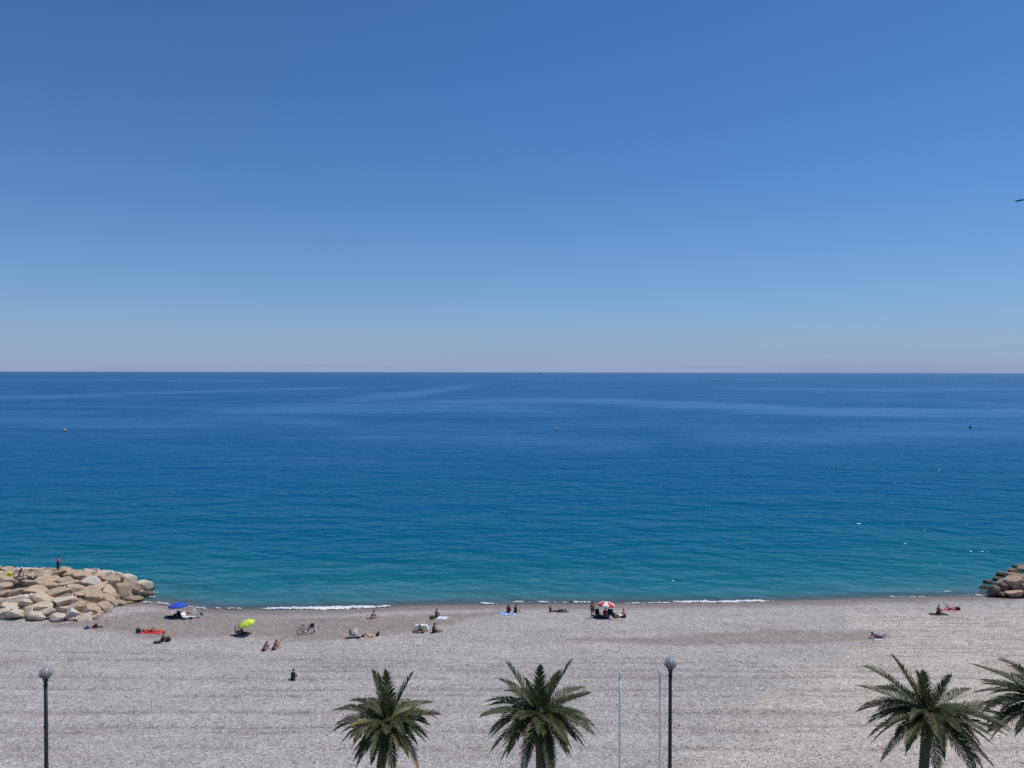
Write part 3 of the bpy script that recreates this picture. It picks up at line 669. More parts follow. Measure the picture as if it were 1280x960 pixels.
def person(label, loc, rz, J, skin='tan', hair='dark', wear=(), hair_long=False, cap=None, size=1.0, group=None, tilt=0.0):
    root = empty('person', loc, label, 'person', group, rz); root.scale = (size,) * 3; root.rotation_euler = (tilt, 0, rz)
    Q = body_prims(J); mb = MB()
    for t, a, r0, b_, r1 in Q: mb.rcone(a, r0, b_, r1)
    u, f = J['hup'], J['fwd']; s = f.cross(u).normalized(); hm = Matrix((s, f, u)).transposed()
    H = lambda x, y, z: J['hed'] + hm @ V3((x, y, z))
    mb.ell(J['hed'] + u * .02, (.076, .096, .105), 14, 10, hm); mb.rcone(H(0, .045, -.05), .055, H(0, .06, -.075), .035)
    mb.rcone(H(0, .092, .02), .012, H(0, .115, -.012), .016)
    for k in (-1, 1): mb.ell(H(.08 * k, -.005, .0), (.012, .022, .032), 8, 6, hm)
    ex = MB()                                # fingers, eyes, mouth
    for k in 'LR':
        w, e = J['w' + k], J['e' + k]; d = (w - e).normalized(); sg = -1 if k == 'L' else 1
        up = V3((0, 0, 1)) if abs(d.z) < .85 else V3((0, 1, 0)); a = d.cross(up).normalized() * sg; nrm = a.cross(d).normalized()
        if nrm.z > 0: nrm = -nrm
        for q, ln in ((-1.4, .062), (-.45, .074), (.45, .07), (1.35, .056)):
            b0 = w + d * .085 + a * (q * .0165); b1 = b0 + d * (ln * .55) + nrm * .012; b2 = b1 + d * (ln * .42) + nrm * .022
            ex.tube([b0 - d * .02, b0, b1, b2], [.0095, .009, .0085, .0065], 6)
        t0 = w + d * .03 - a * .022; ex.tube([t0, t0 - a * .025 + d * .03, t0 - a * .03 + d * .062 + nrm * .01], [.012, .0105, .008], 6)
    ex.cur = 1
    for k in (-1, 1): ex.ell(H(.03 * k, .085, .022), (.013, .01, .008), 8, 6, hm)
    ex.cur = 2; ex.ell(H(0, .096, -.048), (.024, .008, .008), 8, 6, hm)
    remesh_later(mb, 'body', [SKIN[skin], EYE, LIP], root, .016, ex)
    hb = MB()
    if cap is None:
        hb.ell(H(0, -.018, .045), (.086, .10, .095), 14, 10, hm); hb.ell(H(0, -.055, .0), (.078, .062, .085), 12, 8, hm)
        if hair_long: hb.rcone(H(0, -.075, -.02), .065, J['chs'] + u * .10 - f * .125, .05)
        remesh_later(hb, 'hair', [HAIR[hair]], root, .014, None, 3)
    else:
        hb.ell(H(0, -.005, .06), (.088, .108, .078), 14, 10, hm); hb.rcone(H(-.05, .09, .058), .016, H(.05, .09, .058), .016); hb.rcone(H(-.03, .15, .05), .014, H(.03, .15, .05), .014)
        hb.rcone(H(0, .08, .06), .03, H(0, .15, .05), .016)
        remesh_later(hb, 'cap', [cap], root, .013, None, 3)
    mid = lambda a, b, t: a + (b - a) * t
    for kind, mat in wear:
        cb = MB(); g = .017
        for t, a, r0, b_, r1 in Q:
            if kind in ('shorts', 'trunks', 'trousers', 'swimsuit', 'bikini') and t == 'low': cb.rcone(a, r0 + g, b_, r1 + g)
            if kind in ('shirt', 'swimsuit', 'vest') and t == 'up': cb.rcone(a, r0 + g, b_, r1 + g)
            if kind == 'shirt' and t == 'uarm': cb.rcone(a, r0 + .024, mid(a, b_, .75), r0 + .016)
            if kind in ('shorts', 'trunks') and t == 'thigh':
                fr = .75 if kind == 'shorts' else .45; cb.rcone(a, r0 + g, mid(a, b_, fr), r0 + (r1 - r0) * fr + .03)
            if kind == 'trousers' and t in ('thigh', 'shank'): cb.rcone(a, r0 + .02, b_, r1 + .022)
        if kind == 'bikini':
            c = J['chs'] + J['up'] * .01; fw = J['up'].cross(J['side']) * -1
            cb2 = MB()
            for z in range(16):
                a0, a1 = 2 * math.pi * z / 16, 2 * math.pi * (z + 1) / 16
                pt = lambda a_: c + J['side'] * (.195 * math.cos(a_)) + fw * (.145 * math.sin(a_))
                cb2.rcone(pt(a0), .03, pt(a1), .03, 8)
            remesh_later(cb2, 'bikini_top', [mat], root, .016, None, 2)
        nm = {'bikini': 'bikini_bottom'}.get(kind, kind)
        remesh_later(cb, nm, [mat], root, .017, None, 4)
    return root
def at(u, v, dz=0.0): p = G(u, v); p.z += dz; return p
def facing(deg): return R(-deg)              # 0 = towards the sea, 90 = to the right, 180 = towards the viewer

# ------------------------------------------------------------------ beach gear
METAL = paint('brushed_metal', (.55, .55, .56), .35, .05, 20, .9); DARKMETAL = paint('dark_metal', (.03, .03, .033), .45, .1, 20, .6)
BLACKC = cloth('black', (.016, .016, .019)); WHITEC = cloth('white', (.78, .78, .78), .06); RUBBER = paint('black_rubber', (.02, .02, .02), .7, .1)
def rest(name, mb, mat, label, cat, loc, rz, voxel=.02, group=None, children=()):
    pass
def towel(label, loc, rz, w, l, mat, group=None, stripes=None):
    root = empty('towel', loc, label, 'towel', group, rz); n, m = 12, 22
    def sheet(x0, x1, y0, y1, z):
        xs_, ys_ = np.linspace(x0, x1, n), np.linspace(y0, y1, m); X, Y = np.meshgrid(xs_, ys_)
        c, s = math.cos(rz), math.sin(rz); gx, gy = loc[0] + c * X - s * Y, loc[1] + s * X + c * Y
        Z = zbeach(gx, gy) - loc[2] + z + .03 * (fbm(gx * 3, gy * 3, loc[0], 3))
        top = np.stack([X.ravel(), Y.ravel(), Z.ravel()], 1); bot = top - [0, 0, .012]
        i = np.arange(n * m).reshape(m, n); q = np.stack([i[:-1, :-1].ravel(), i[:-1, 1:].ravel(), i[1:, 1:].ravel(), i[1:, :-1].ravel()], 1)
        rim = np.concatenate([i[0, :], i[1:, -1], i[-1, -2::-1], i[-2:0:-1, 0]]); r2 = np.roll(rim, -1)
        sd = np.stack([rim, rim + n * m, r2 + n * m, r2], 1)
        return np.concatenate([top, bot]), np.concatenate([q, q[:, ::-1] + n * m, sd])
    v_, f_ = sheet(-w / 2, w / 2, -l / 2, l / 2, .012); link('sheet', np_mesh('sheet', v_, f_, mat), root)
    for k in (stripes or ()):
        v_, f_ = sheet(-w / 2, w / 2, k[0], k[1], .0165); link('stripe', np_mesh('stripe', v_, f_, k[2]), root)
    return root
def bag(label, loc, rz, mat, size=(.42, .24, .34), kind='tote', group=None, tilt=(0, 0), strapm=None):
    root = empty('beach_bag' if kind == 'tote' else 'backpack', loc, label, 'bag' if kind == 'tote' else 'backpack', group, rz)
    root.rotation_euler = (tilt[0], tilt[1], rz); x, y, z = size; strapm = strapm or mat
    mb = MB(); r = min(x, y) * .32
    for sx in (-1, 1):
        for sy in (-1, 1): mb.rcone((sx * (x / 2 - r), sy * (y / 2 - r), r * .9), r, (sx * (x / 2 - r) * .86, sy * (y / 2 - r) * .6, z - r), r * .85)
    mb.box((0, 0, z / 2), (x * .8, y * .8, z * .92), None, .85); mb.box((0, 0, z * .5), (x * .97, y * .55, z * .7), None, .88); mb.box((0, 0, z * .48), (x * .6, y * .96, z * .7), None, .75)
    remesh_later(mb, 'bag_body', [mat], root, .016, None, 6)
    if kind == 'tote':
        for sy in (-1, 1):
            MB().tube([(-x * .25, sy * y * .22, z * .9), (-x * .22, sy * y * .3, z * 1.2), (0, sy * y * .34, z * 1.34), (x * .22, sy * y * .3, z * 1.2), (x * .25, sy * y * .22, z * .9)], .013, 6).build('handle', strapm, root)
    else:
        MB().rcone((-x * .2, -y * .5, z * .3), .05, (x * .2, -y * .5, z * .3), .05).build('pocket', mat, root)
        for sx in (-1, 1): MB().tube([(sx * x * .2, y * .42, z * .12), (sx * x * .26, y * .78, z * .4), (sx * x * .22, y * .7, z * .75), (sx * x * .15, y * .35, z * .95)], .02, 6).build('strap', strapm, root)
        MB().tube([(-.05, y * .2, z * .96), (0, y * .2, z * 1.08), (.05, y * .2, z * .96)], .012, 6).build('handle', strapm, root)
    return root
def beach_chair(label, loc, rz, fabric, frame=None, recline=.35, seat=.22, group=None):
    frame = frame or METAL; root = empty('beach_chair', loc, label, 'chair', group, rz); w = .27
    bk = V3((0, -math.sin(recline), math.cos(recline))); b0 = V3((0, -.20, seat))
    for s in (-1, 1):
        MB().tube([(s * w, .26, 0), (s * w, -.14, seat + .17)], .012, 8).build('leg', frame, root)
        MB().tube([(s * w, -.34, 0), (s * w, .16, seat + .17)], .012, 8).build('leg', frame, root)
        MB().tube([(s * w, -.24, seat + .19), (s * w, .25, seat + .2)], .02, 8).build('armrest', frame, root)
        MB().tube([b0 + V3((s * w, 0, 0)), b0 + V3((s * w, 0, 0)) + bk * .62], .012, 8).build('back_post', frame, root)
    MB().tube([(-w, .26, .012), (w, .26, .012)], .011, 8).build('cross_bar', frame, root); MB().tube([(-w, -.34, .012), (w, -.34, .012)], .011, 8).build('cross_bar', frame, root)
    def sling(p0, p1, sag):
        mb = MB(); n = 8; vs_ = []
        for i in range(n + 1):
            t = i / n; p = p0 + (p1 - p0) * t
            for j in range(7):
                s = j / 6; dz = -sag * (1 - (2 * s - 1) ** 2) * math.sin(math.pi * (.15 + .7 * t)); vs_.append(p + V3(((s * 2 - 1) * w, 0, dz)))
        fs = [(i * 7 + j, i * 7 + j + 1, (i + 1) * 7 + j + 1, (i + 1) * 7 + j) for i in range(n) for j in range(6)]
        mb.add(vs_, fs); return mb
    for nm, p0, p1, sg in (('seat', V3((0, -.2, seat)), V3((0, .27, seat + .04)), .05), ('backrest', b0, b0 + bk * .62, .03)):
        o = sling(p0, p1, sg).build(nm, fabric, root); so = o.modifiers.new('thick', 'SOLIDIFY'); so.thickness = .008
    return root
def umbrella(label, loc, r, h, mats, polem, tilt=(0, 0), group=None, height=.42):
    root = empty('beach_umbrella', loc, label, 'umbrella', group); n = 8
    E = Euler((tilt[0], tilt[1], 0)).to_matrix(); hinge = V3((0, 0, h - .25))
    T = lambda p: hinge + E @ (V3(p) - hinge)
    MB().tube([(0, 0, -.25), (0, 0, h - .25)], .016, 10).build('pole', polem, root)
    MB().tube([hinge, T((0, 0, h + height + .04))], .013, 10).build('upper_pole', polem, root)
    MB().lathe([(.004, -.02), (.02, -.01), (.018, .03), (.004, .07)], T((0, 0, h + height + .02)), 10, E).build('finial', polem, root)
    for k in range(n):
        a0, a1 = 2 * math.pi * k / n + .2, 2 * math.pi * (k + 1) / n + .2; vs_ = []; m, q = 8, 6
        for i in range(m + 1):
            t = i / m; rr = r * t; z = h + height * (1 - t ** 1.9) - .0
            for j in range(q + 1):
                s = j / q; a = a0 + (a1 - a0) * s
                ch = math.cos((a1 - a0) / 2) / math.cos((s - .5) * (a1 - a0)); bl = .45 + .55 * ch; sc = 1 - .05 * math.sin(math.pi * s) * t ** 3
                vs_.append(T((rr * bl * sc * math.cos(a), rr * bl * sc * math.sin(a), z - .035 * math.sin(math.pi * s) * t)))
        fs = [(i * (q + 1) + j, (i + 1) * (q + 1) + j, (i + 1) * (q + 1) + j + 1, i * (q + 1) + j + 1) for i in range(m) for j in range(q)]
        mb = MB(); mb.add(vs_, fs); o = mb.build('canopy_panel', mats[k % len(mats)], root)
        so = o.modifiers.new('thick', 'SOLIDIFY'); so.thickness = .004
        # hanging valance of the panel
        vs2 = [];
        for j in range(q + 1):
            p = vs_[m * (q + 1) + j]; vs2 += [p, p + E @ V3((0, 0, -.09 + .02 * abs(j - q / 2) / q))]
        ov = MB().add(vs2, [(2 * j, 2 * j + 1, 2 * j + 3, 2 * j + 2) for j in range(q)]).build('valance', mats[k % len(mats)], o); sv = ov.modifiers.new('thick', 'SOLIDIFY'); sv.thickness = .004
        MB().tube([T((r * t * math.cos(a0), r * t * math.sin(a0), h + height * (1 - t ** 1.9) - .02)) for t in (0, .25, .5, .75, .98)], .005, 5).build('rib', METAL, root)
    return root
def flip_flop(label, loc, rz, mat, group):
    root = empty('flip_flop', loc, label, 'sandal', group, rz)
    vs_ = []; pr = [(-.03, -.13), (.03, -.13), (.035, -.02), (.045, .07), (.03, .13), (-.02, .135), (-.045, .08), (-.033, -.02)]
    for z in (0, .022): vs_ += [(x, y, z) for x, y in pr]
    MB().add(vs_, [tuple(range(7, -1, -1)), tuple(range(8, 16))] + [(i, (i + 1) % 8, (i + 1) % 8 + 8, i + 8) for i in range(8)]).build('sole', mat, root, smooth=False)
    MB().tube([(-.035, .0, .02), (-.01, .07, .055), (0, .085, .02)], .005, 5).build('strap', mat, root); MB().tube([(.035, .0, .02), (.01, .07, .055), (0, .085, .02)], .005, 5).build('strap', mat, root)
    return root
def bottle(label, loc, mat, capm, h=.36, r=.05, group=None):
    root = empty('water_bottle', loc, label, 'bottle', group)
    MB().lathe([(r * .9, 0), (r, .01), (r, h * .62), (r * .8, h * .72), (r * .32, h * .86), (r * .32, h * .92)], n=14).build('bottle_body', mat, root)
    MB().lathe([(r * .37, h * .92), (r * .37, h), (r * .3, h * 1.01)], n=12).build('cap', capm, root)
    return root

# ------------------------------------------------------------------ people and things on the left groyne
def top_of(g, u, v): return g.hit(u, v)
navy = cloth('navy', (.012, .016, .04)); pinkc = cloth('pink', (.62, .24, .28)); redc = cloth('red', (.62, .035, .03)); maroon = cloth('maroon', (.16, .02, .03))
blue = cloth('blue', (.02, .08, .52)); skyb = cloth('sky_blue', (.22, .36, .68)); olive = cloth('olive', (.13, .095, .035)); greyc = cloth('grey', (.28, .28, .29))
neon = cloth('neon_yellow', (.62, .70, .03)); salmon = cloth('salmon', (.68, .34, .30)); purple = cloth('purple', (.09, .04, .13)); beigec = cloth('beige', (.55, .42, .30)); greenc = cloth('green', (.05, .22, .12))
def on_rock(u, v, y):                         # a standing place given by its pixel and distance
    return PD(u, v, y)
fp = on_rock(72.3, 713.2, 94.6)
fisher = person('person in pink top and black trousers standing on the groyne with a rod', fp, facing(25), pose('stand', arms='rod'), 'brown', 'dark', (('shirt', pinkc), ('trousers', BLACKC)))
rd = empty('fishing_rod', fp, 'thin dark fishing rod held by the person standing on the groyne', 'fishing rod', rz=facing(25))
MB().tube([(0, .34, .95), (.01, .46, 1.2), (.10, 1.25, 2.35), (.2, 1.9, 3.1)], [.013, .01, .006, .003], 6).build('blank', DARKMETAL, rd)
MB().tube([(0, .30, .88), (0, .40, 1.08)], .017, 8).build('grip', RUBBER, rd); MB().lathe([(.02, -.03), (.032, -.02), (.032, .02), (.02, .03)], (0, .42, 1.02), 10).build('reel', DARKMETAL, rd)
gl.rock(fp + V3((0, .25, -.45)) , (1.25, .8, .42), .45, random.Random(1), (0, 0, .1))
sp_ = on_rock(24, 718.6, 90.2)
person('person in navy shirt and white cap sitting on the groyne rocks', sp_, facing(75), pose('sit', .25, 'perch', 'lap'), 'tan', 'dark', (('shirt', navy), ('shorts', cloth('pale_pink', (.6, .42, .42)))), cap=cloth('cap_white', (.8, .82, .84)))
gl.rock(sp_ + V3((-.1, .35, -.52)), (.8, .6, .46), .8, random.Random(2), (0, .05, .3))
bp_ = on_rock(11, 720.6, 90.3)
bag('neon yellow backpack lying on the rocks beside the capped person', bp_, R(20), neon, (.52, .36, .56), 'backpack', tilt=(.25, .3))
gl.rock(bp_ + V3((0, .1, -.4)), (.8, .6, .4), .55, random.Random(4), (0, .05, .1))
tw = on_rock(21, 731.2, 90.6); tr_ = empty('towel', tw, 'pale blue towel spread on a flat rock of the groyne', 'towel', rz=R(4))
MB().box((0, 0, .02), (1.0, .55, .035)).box((.1, -.02, .055), (.75, .5, .03)).build('sheet', cloth('pale_blue', (.50, .56, .66)), tr_, bevel=.012)
gl.rock(tw + V3((0, .1, -.36)), (1.0, .7, .36), .6, random.Random(5), (0, 0, .1))
rb = on_rock(30.5, 729.5, 91.2); bag('rust brown bag in a gap of the groyne rocks', rb, R(-10), cloth('rust', (.20, .07, .05)), (.45, .3, .55))

# ------------------------------------------------------------------ people and things on the beach, left to right
p = at(118, 784.5); person('person in dark trousers lying face up below the groyne rocks', p, R(-97), pose('lie'), 'fair', 'brown', (('trousers', cloth('charcoal', (.05, .045, .045))),), size=.95)
p = at(108.5, 786.2); bag('small blue bag by the head of the person lying under the groyne', p, R(30), cloth('royal_blue', (.02, .07, .30)), (.5, .26, .2), tilt=(0, .1))
p = at(190, 790.2); towel('bright red towel under a sunbather near the blue umbrella', p, R(88), .95, 2.3, redc)
person('sunbather lying on the red towel with one knee raised', at(188.5, 790, .03), R(-92), pose('lie', legs='bent'), 'tan', 'dark', (('swimsuit', redc),))
bag('dark grey bag at the head end of the red towel', at(173, 791), R(15), cloth('dark_grey', (.04, .042, .045)), (.5, .3, .42))
person('lone person with dark hair sitting on grey pebbles below the red towel', at(202.5, 802), facing(40), pose('sit', .2, 'bent', 'knees'), 'tan', 'dark', (('trunks', BLACKC),))
bag('black rucksack right of the lone sitter below the red towel', at(209.3, 801.5), R(70), BLACKC, (.5, .38, .42), 'backpack', tilt=(.5, 0))
bag('flat black shape for the shadow left of the lone sitter below the red towel', at(196.5, 804.5), R(25), BLACKC, (.7, .4, .2), tilt=(0, 0))  # low black solid drawn as the cast shadow left of the sitter

p = at(222.5, 771.5); umbrella('blue beach umbrella next to the boulder groyne', p, .98, 1.2, [cloth('umbrella_blue', (.018, .075, .50), .06)], METAL, (R(-4), R(-4)), height=.36)
beach_chair('black low chair under the blue umbrella', at(226.5, 772), facing(20), BLACKC, DARKMETAL, .3)
person('dark clothed person resting in the shade of the blue umbrella', at(216, 772.5), R(-95), pose('lie', legs='both'), 'brown', 'dark', (('trousers', BLACKC), ('shirt', BLACKC)))
beach_chair('white folding chair just right of the blue umbrella', at(232.5, 773.5), facing(115), WHITEC, METAL, .7)
beach_chair('grey folding chair furthest right in the blue umbrella group', at(247, 772), facing(70), greyc, METAL, .6)
bag('pink bag behind the white chairs at the blue umbrella', at(236, 767.5), R(10), salmon, (.55, .3, .3))
bag('white beach bag between the two chairs by the blue umbrella', at(242.5, 767.5), R(-20), WHITEC, (.45, .3, .5))
bag('small black bag in front of the chairs by the blue umbrella', at(238.5, 774), R(30), BLACKC, (.4, .25, .2))
bag('black sports bag on the right edge of the blue umbrella group', at(251, 769), R(30), BLACKC, (.4, .25, .22))
towel('white towel thrown down among the chairs by the blue umbrella', at(241, 771.5), R(70), .8, 1.2, WHITEC)

p = at(309, 793.5); lime = cloth('umbrella_lime', (.50, .66, .03), .06); umbrella('lime yellow umbrella tilted over a brown chair', p, .88, 1.13, [lime, cloth('umbrella_lime_pale', (.60, .72, .12), .06)], METAL, (R(4), R(-16)), height=.36)
beach_chair('dark brown chair in the shade of the lime umbrella', at(297.5, 793.5), facing(75), cloth('chocolate', (.055, .028, .02)), DARKMETAL, .25, .26)
person('person sitting in the shade of the lime umbrella', at(303, 793), facing(85), pose('sit', -.2, 'straight', 'back'), 'brown', 'dark', (('trunks', cloth('mud', (.08, .05, .035))),))

def bicycle(label, loc, rz):
    root = empty('bicycle', loc, label, 'bicycle', rz=rz); Rw = .335; A, B = V3((0, -.53, Rw)), V3((0, .53, Rw)); blackp = paint('bicycle_black', (.015, .015, .017), .35)
    for c in (A, B):
        w_ = empty('wheel', c); w_.parent = root; w_['category'] = ''
        del w_['category']
        circ = lambda r: [V3((0, r * math.cos(a), r * math.sin(a))) for a in np.linspace(0, 2 * math.pi, 29)]
        MB().tube(circ(Rw - .03), .034, 8, False).build('tyre', RUBBER, w_); MB().tube(circ(Rw - .066), .014, 6, False).build('rim', DARKMETAL, w_)
        mb = MB()
        for k in range(18): a = 2 * math.pi * k / 18; mb.tube([(.02 * (-1) ** k, .02 * math.cos(a), .02 * math.sin(a)), (0, (Rw - .05) * math.cos(a + .2), (Rw - .05) * math.sin(a + .2))], .0018, 4)
        mb.build('spokes', METAL, w_)['kind'] = 'stuff'
        MB().tube([(-.045, 0, 0), (.045, 0, 0)], .022, 10).build('hub', METAL, w_)
    bb, st, hd, hb = V3((0, -.08, .28)), V3((0, -.22, .78)), V3((0, .36, .84)), V3((0, .40, .70))
    fr = MB()
    for a, b_, r in ((bb, st, .024), (st, hd, .022), (bb, hb, .03), (hd, hb, .026)): fr.tube([a, b_], r, 8)
    for s in (-1, 1): fr.tube([A + V3((s * .05, 0, 0)), bb + V3((s * .03, 0, 0))], .01, 6); fr.tube([A + V3((s * .05, 0, 0)), st], .009, 6)
    fr.build('frame', blackp, root)
    fk = MB(); [fk.tube([B + V3((s * .05, 0, 0)), hb + V3((s * .04, 0, 0)), hb], .012, 6) for s in (-1, 1)]; fk.build('fork', blackp, root)
    MB().tube([st, st + V3((0, -.04, .14))], .013, 8).build('seat_post', METAL, root)
    MB().rcone(st + V3((0, -.13, .16)), .075, st + V3((0, .12, .16)), .03).build('saddle', RUBBER, root, scl=(1, 1, 1))
    MB().tube([hd, hd + V3((0, .04, .14)), hd + V3((0, .1, .17))], .014, 8).build('stem', METAL, root)
    MB().tube([hd + V3((-.30, -.04, .19)), hd + V3((-.1, .1, .17)), hd + V3((.1, .1, .17)), hd + V3((.30, -.04, .19))], .013, 8).build('handlebar', METAL, root)
    for s in (-1, 1): MB().tube([hd + V3((s * .30, -.04, .19)), hd + V3((s * .27, -.02, .188)), hd + V3((s * .2, .03, .182))], .018, 8).build('grip', RUBBER, root)
    MB().lathe([(.09, -.006), (.09, .006)], bb + V3((.05, 0, 0)), 18, Matrix.Rotation(math.pi / 2, 3, 'Y')).build('chainring', METAL, root)
    for s in (-1, 1):
        c = MB().tube([bb + V3((s * .07, 0, 0)), bb + V3((s * .07, .03 * s, -.17 * s))], .01, 6).build('crank', METAL, root); MB().box(bb + V3((s * .12, .03 * s, -.17 * s)), (.09, .09, .02)).build('pedal', RUBBER, c)
    MB().tube([bb + V3((-.03, -.02, -.02)), bb + V3((-.16, .06, -.28))], .01, 6).build('kickstand', METAL, root)
    bk = MB(); bk.box(hd + V3((0, .26, .0)), (.38, .32, .32), None, 1.12); bk.build('handlebar_bag', BLACKC, root, bevel=.04)
    MB().box(A + V3((0, -.02, .42)), (.14, .36, .02)).build('rack', DARKMETAL, root)
    return root
b_ = at(382.5, 793.2); bicycle('black bicycle parked alone on the pebbles right of the lime umbrella', b_, facing(66)).rotation_euler = (0, R(-7), facing(66))
bag('white shopping bag lying against the parked bicycle', at(385, 793), R(20), WHITEC, (.36, .24, .3)); bag('small white bag behind the front wheel of the bicycle', at(394.5, 789.5), R(20), WHITEC, (.3, .2, .2))

person('left one of the two sitting in the foreground below the lime umbrella', at(329.5, 813.8), facing(25), pose('sit', .7, 'bent', 'knees'), 'tan', 'brown', (('bikini', maroon),), hair_long=True)
person('right one of the two sitting in the foreground, one arm raised', at(342, 812.5), facing(30), pose('sit', .55, 'side', 'up'), 'tan', 'brown', (('bikini', maroon),), hair_long=True)
person('dark haired person sitting alone nearest the camera at the lower edge', at(366, 851), facing(10), pose('sit', .15, 'bent', 'knees'), 'fair', 'dark', (('swimsuit', BLACKC),))

person('person in pink crouching by the thick foam at the water edge', at(464, 773.2), facing(60), pose('sit', .45, 'bent', 'knees'), 'fair', 'brown', (('swimsuit', pinkc),))
bag('pink and white bag beside the crouching person at the water edge', at(460, 773.6), R(10), cloth('blush', (.70, .52, .50)), (.4, .28, .26))
beach_chair('empty dark grey folding chair, left one of a pair on mid beach', at(441, 797), facing(100), cloth('slate', (.06, .065, .07)), METAL, .25, .24)
beach_chair('light grey folding chair between dark chair and sunbather on mid beach', at(449.5, 796.5), facing(110), cloth('light_grey', (.42, .44, .45)), METAL, .5, .2)
person('pale sunbather lying beside two grey folding chairs', at(461.5, 796.5), R(100), pose('lie', legs='both', arms='face'), 'fair', 'dark', (('bikini', cloth('cream', (.55, .42, .36))),))
towel('beige towel under the pale sunbather by the folding chairs', at(462, 797), R(95), .85, 1.9, beigec)
bag('black bag at the right end of the beige towel', at(471.8, 795.5), R(60), BLACKC, (.34, .24, .4), tilt=(0, .3))
bag('little black bag between the light grey chair and the sunbather', at(453.5, 796.3), R(0), BLACKC, (.34, .22, .2))

person('person in olive shirt bending forward beside a white bundle', at(529, 791.3), facing(-60), pose('sit', .65, 'bent', 'lap'), 'tan', 'brown', (('shirt', olive), ('shorts', olive)))
bag('large white cloth bundle behind the person in olive', at(527, 788.2), R(5), WHITEC, (1.5, .6, .6), tilt=(0, .05)); bag('orange brown bag left of the person in olive', at(518.5, 791.2), R(20), cloth('sienna', (.30, .15, .085)), (.5, .3, .25))
person('person in maroon top and black shorts right of the white bundle', at(541.5, 790.3), facing(80), pose('sit', .1, 'straight', 'lap'), 'brown', 'dark', (('shirt', maroon), ('shorts', BLACKC)))
person('bare backed person sitting alone on a pale towel near the water', at(545.3, 772.3), facing(20), pose('sit', .12, 'bent', 'knees'), 'brown', 'dark', (('trunks', cloth('umber', (.10, .05, .03))),))
bag('olive backpack behind the person on the pale towel', at(540.3, 774), R(10), olive, (.55, .4, .42), 'backpack', tilt=(.2, 0)); towel('pale blue white towel beside the bare backed person', at(550, 772), R(65), .9, 1.7, cloth('ice', (.62, .66, .72)))

towel('blue towel shared by two sitters at the water edge', at(636, 766.8), R(88), 1.2, 1.9, skyb, None, [(-.75, -.55, WHITEC), (.2, .35, WHITEC)])
person('left sitter on the blue towel, in a maroon vest', at(635.5, 766.2), facing(15), pose('sit', .08, 'bent', 'lap'), 'brown', 'dark', (('vest', maroon), ('shorts', navy)))
person('right sitter on the blue towel, dark hair and bare shoulders', at(644, 766.5), facing(50), pose('sit', .08, 'side', 'lap'), 'fair', 'dark', (('swimsuit', navy),))
towel('thin dark mat at the water edge with two white bottles', at(698, 765), R(88), .8, 2.3, cloth('mat', (.05, .04, .045)))
person('sunbather in black lying on the dark mat at the water edge', at(699, 764.8, .03), R(92), pose('lie', legs='flat'), 'brown', 'dark', (('swimsuit', BLACKC),))
bag('black pointed bag at the left end of the dark mat', at(688.5, 764.3), R(0), BLACKC, (.3, .22, .45), tilt=(0, -.2))
bottle('white bottle on the dark mat, left of two', at(703.8, 762.8), WHITEC, WHITEC, .42, .075); bottle('white bottle on the dark mat, right of two', at(706.8, 762.8), WHITEC, WHITEC, .42, .075)
sw = P(714.5, 753.5, 0); person('dark haired swimmer in the shallows behind the white bottles', (sw.x, sw.y, .05), facing(-60), pose('swim'), 'brown', 'dark', (('swimsuit', BLACKC),))
sw = P(1045.5, 585, 0); person('swimmer far out right of the middle buoy', (sw.x, sw.y, .02), facing(-60), pose('swim'), 'brown', 'dark', (('swimsuit', BLACKC),), size=1.1)

person('man in rust trunks standing left of the red and white umbrella', at(740.5, 772.8), facing(-10), pose('stand'), 'brown', 'dark', (('trunks', cloth('rust_trunks', (.20, .055, .035))),), size=1.02)
p = at(757.5, 772.5); umbrella('red and white panelled umbrella over dark bags and chairs', p, .95, 1.4, [cloth('umbrella_red', (.62, .04, .045), .06), cloth('umbrella_white', (.80, .76, .74), .05)], paint('wood_pole', (.32, .17, .10), .6), (R(-5), R(5)), height=.36)
beach_chair('low black chair at the left under the red and white umbrella', at(748.3, 771.5), facing(150), BLACKC, DARKMETAL, .3)
person('person in red sitting in the shade of the red and white umbrella', at(756, 770), facing(170), pose('sit', .1, 'cross', 'lap'), 'tan', 'dark', (('swimsuit', redc),))
towel('black blanket spread under the red and white umbrella', at(755, 771.8), R(90), 1.6, 2.4, BLACKC)
beach_chair('low navy chair at the right under the red and white umbrella', at(762, 771.8), facing(200), cloth('deep_navy', (.012, .014, .03)), DARKMETAL, .3)
bag('green cool bag behind the red and white umbrella pole', at(760.5, 767.5), R(0), greenc, (.42, .3, .4))
bag('white bag in front of the red and white umbrella', at(763.6, 774.6), R(15), WHITEC, (.4, .28, .3)); bag('dark backpack at the right of the red and white umbrella', at(766.5, 771), R(-20), cloth('black_teal', (.02, .035, .04)), (.4, .3, .45), 'backpack')
bag('olive straw bag between red umbrella and the person sitting right', at(770.8, 772.3), R(10), cloth('straw', (.30, .25, .11)), (.6, .36, .4)); towel('sand coloured towel in front of the olive straw bag', at(771.5, 774.5), R(80), .8, 1.5, cloth('sand', (.36, .29, .22)))
flip_flop('left black sandal of the pair in front of the red and white umbrella', at(761.2, 776), R(40), BLACKC, 'sandals before the red and white umbrella'); flip_flop('right black sandal of the pair, beside the white bag at the red umbrella', at(765.3, 775.8), R(10), BLACKC, 'sandals before the red and white umbrella')
towel('white towel behind the person right of the red and white umbrella', at(775.5, 769), R(85), .7, 1.1, WHITEC)
person('bare backed person sitting right of the red and white umbrella', at(780.5, 772.3), facing(-25), pose('sit', .15, 'cross', 'lap'), 'tan', 'dark', (('trunks', cloth('dark_brown', (.05, .025, .02))),))

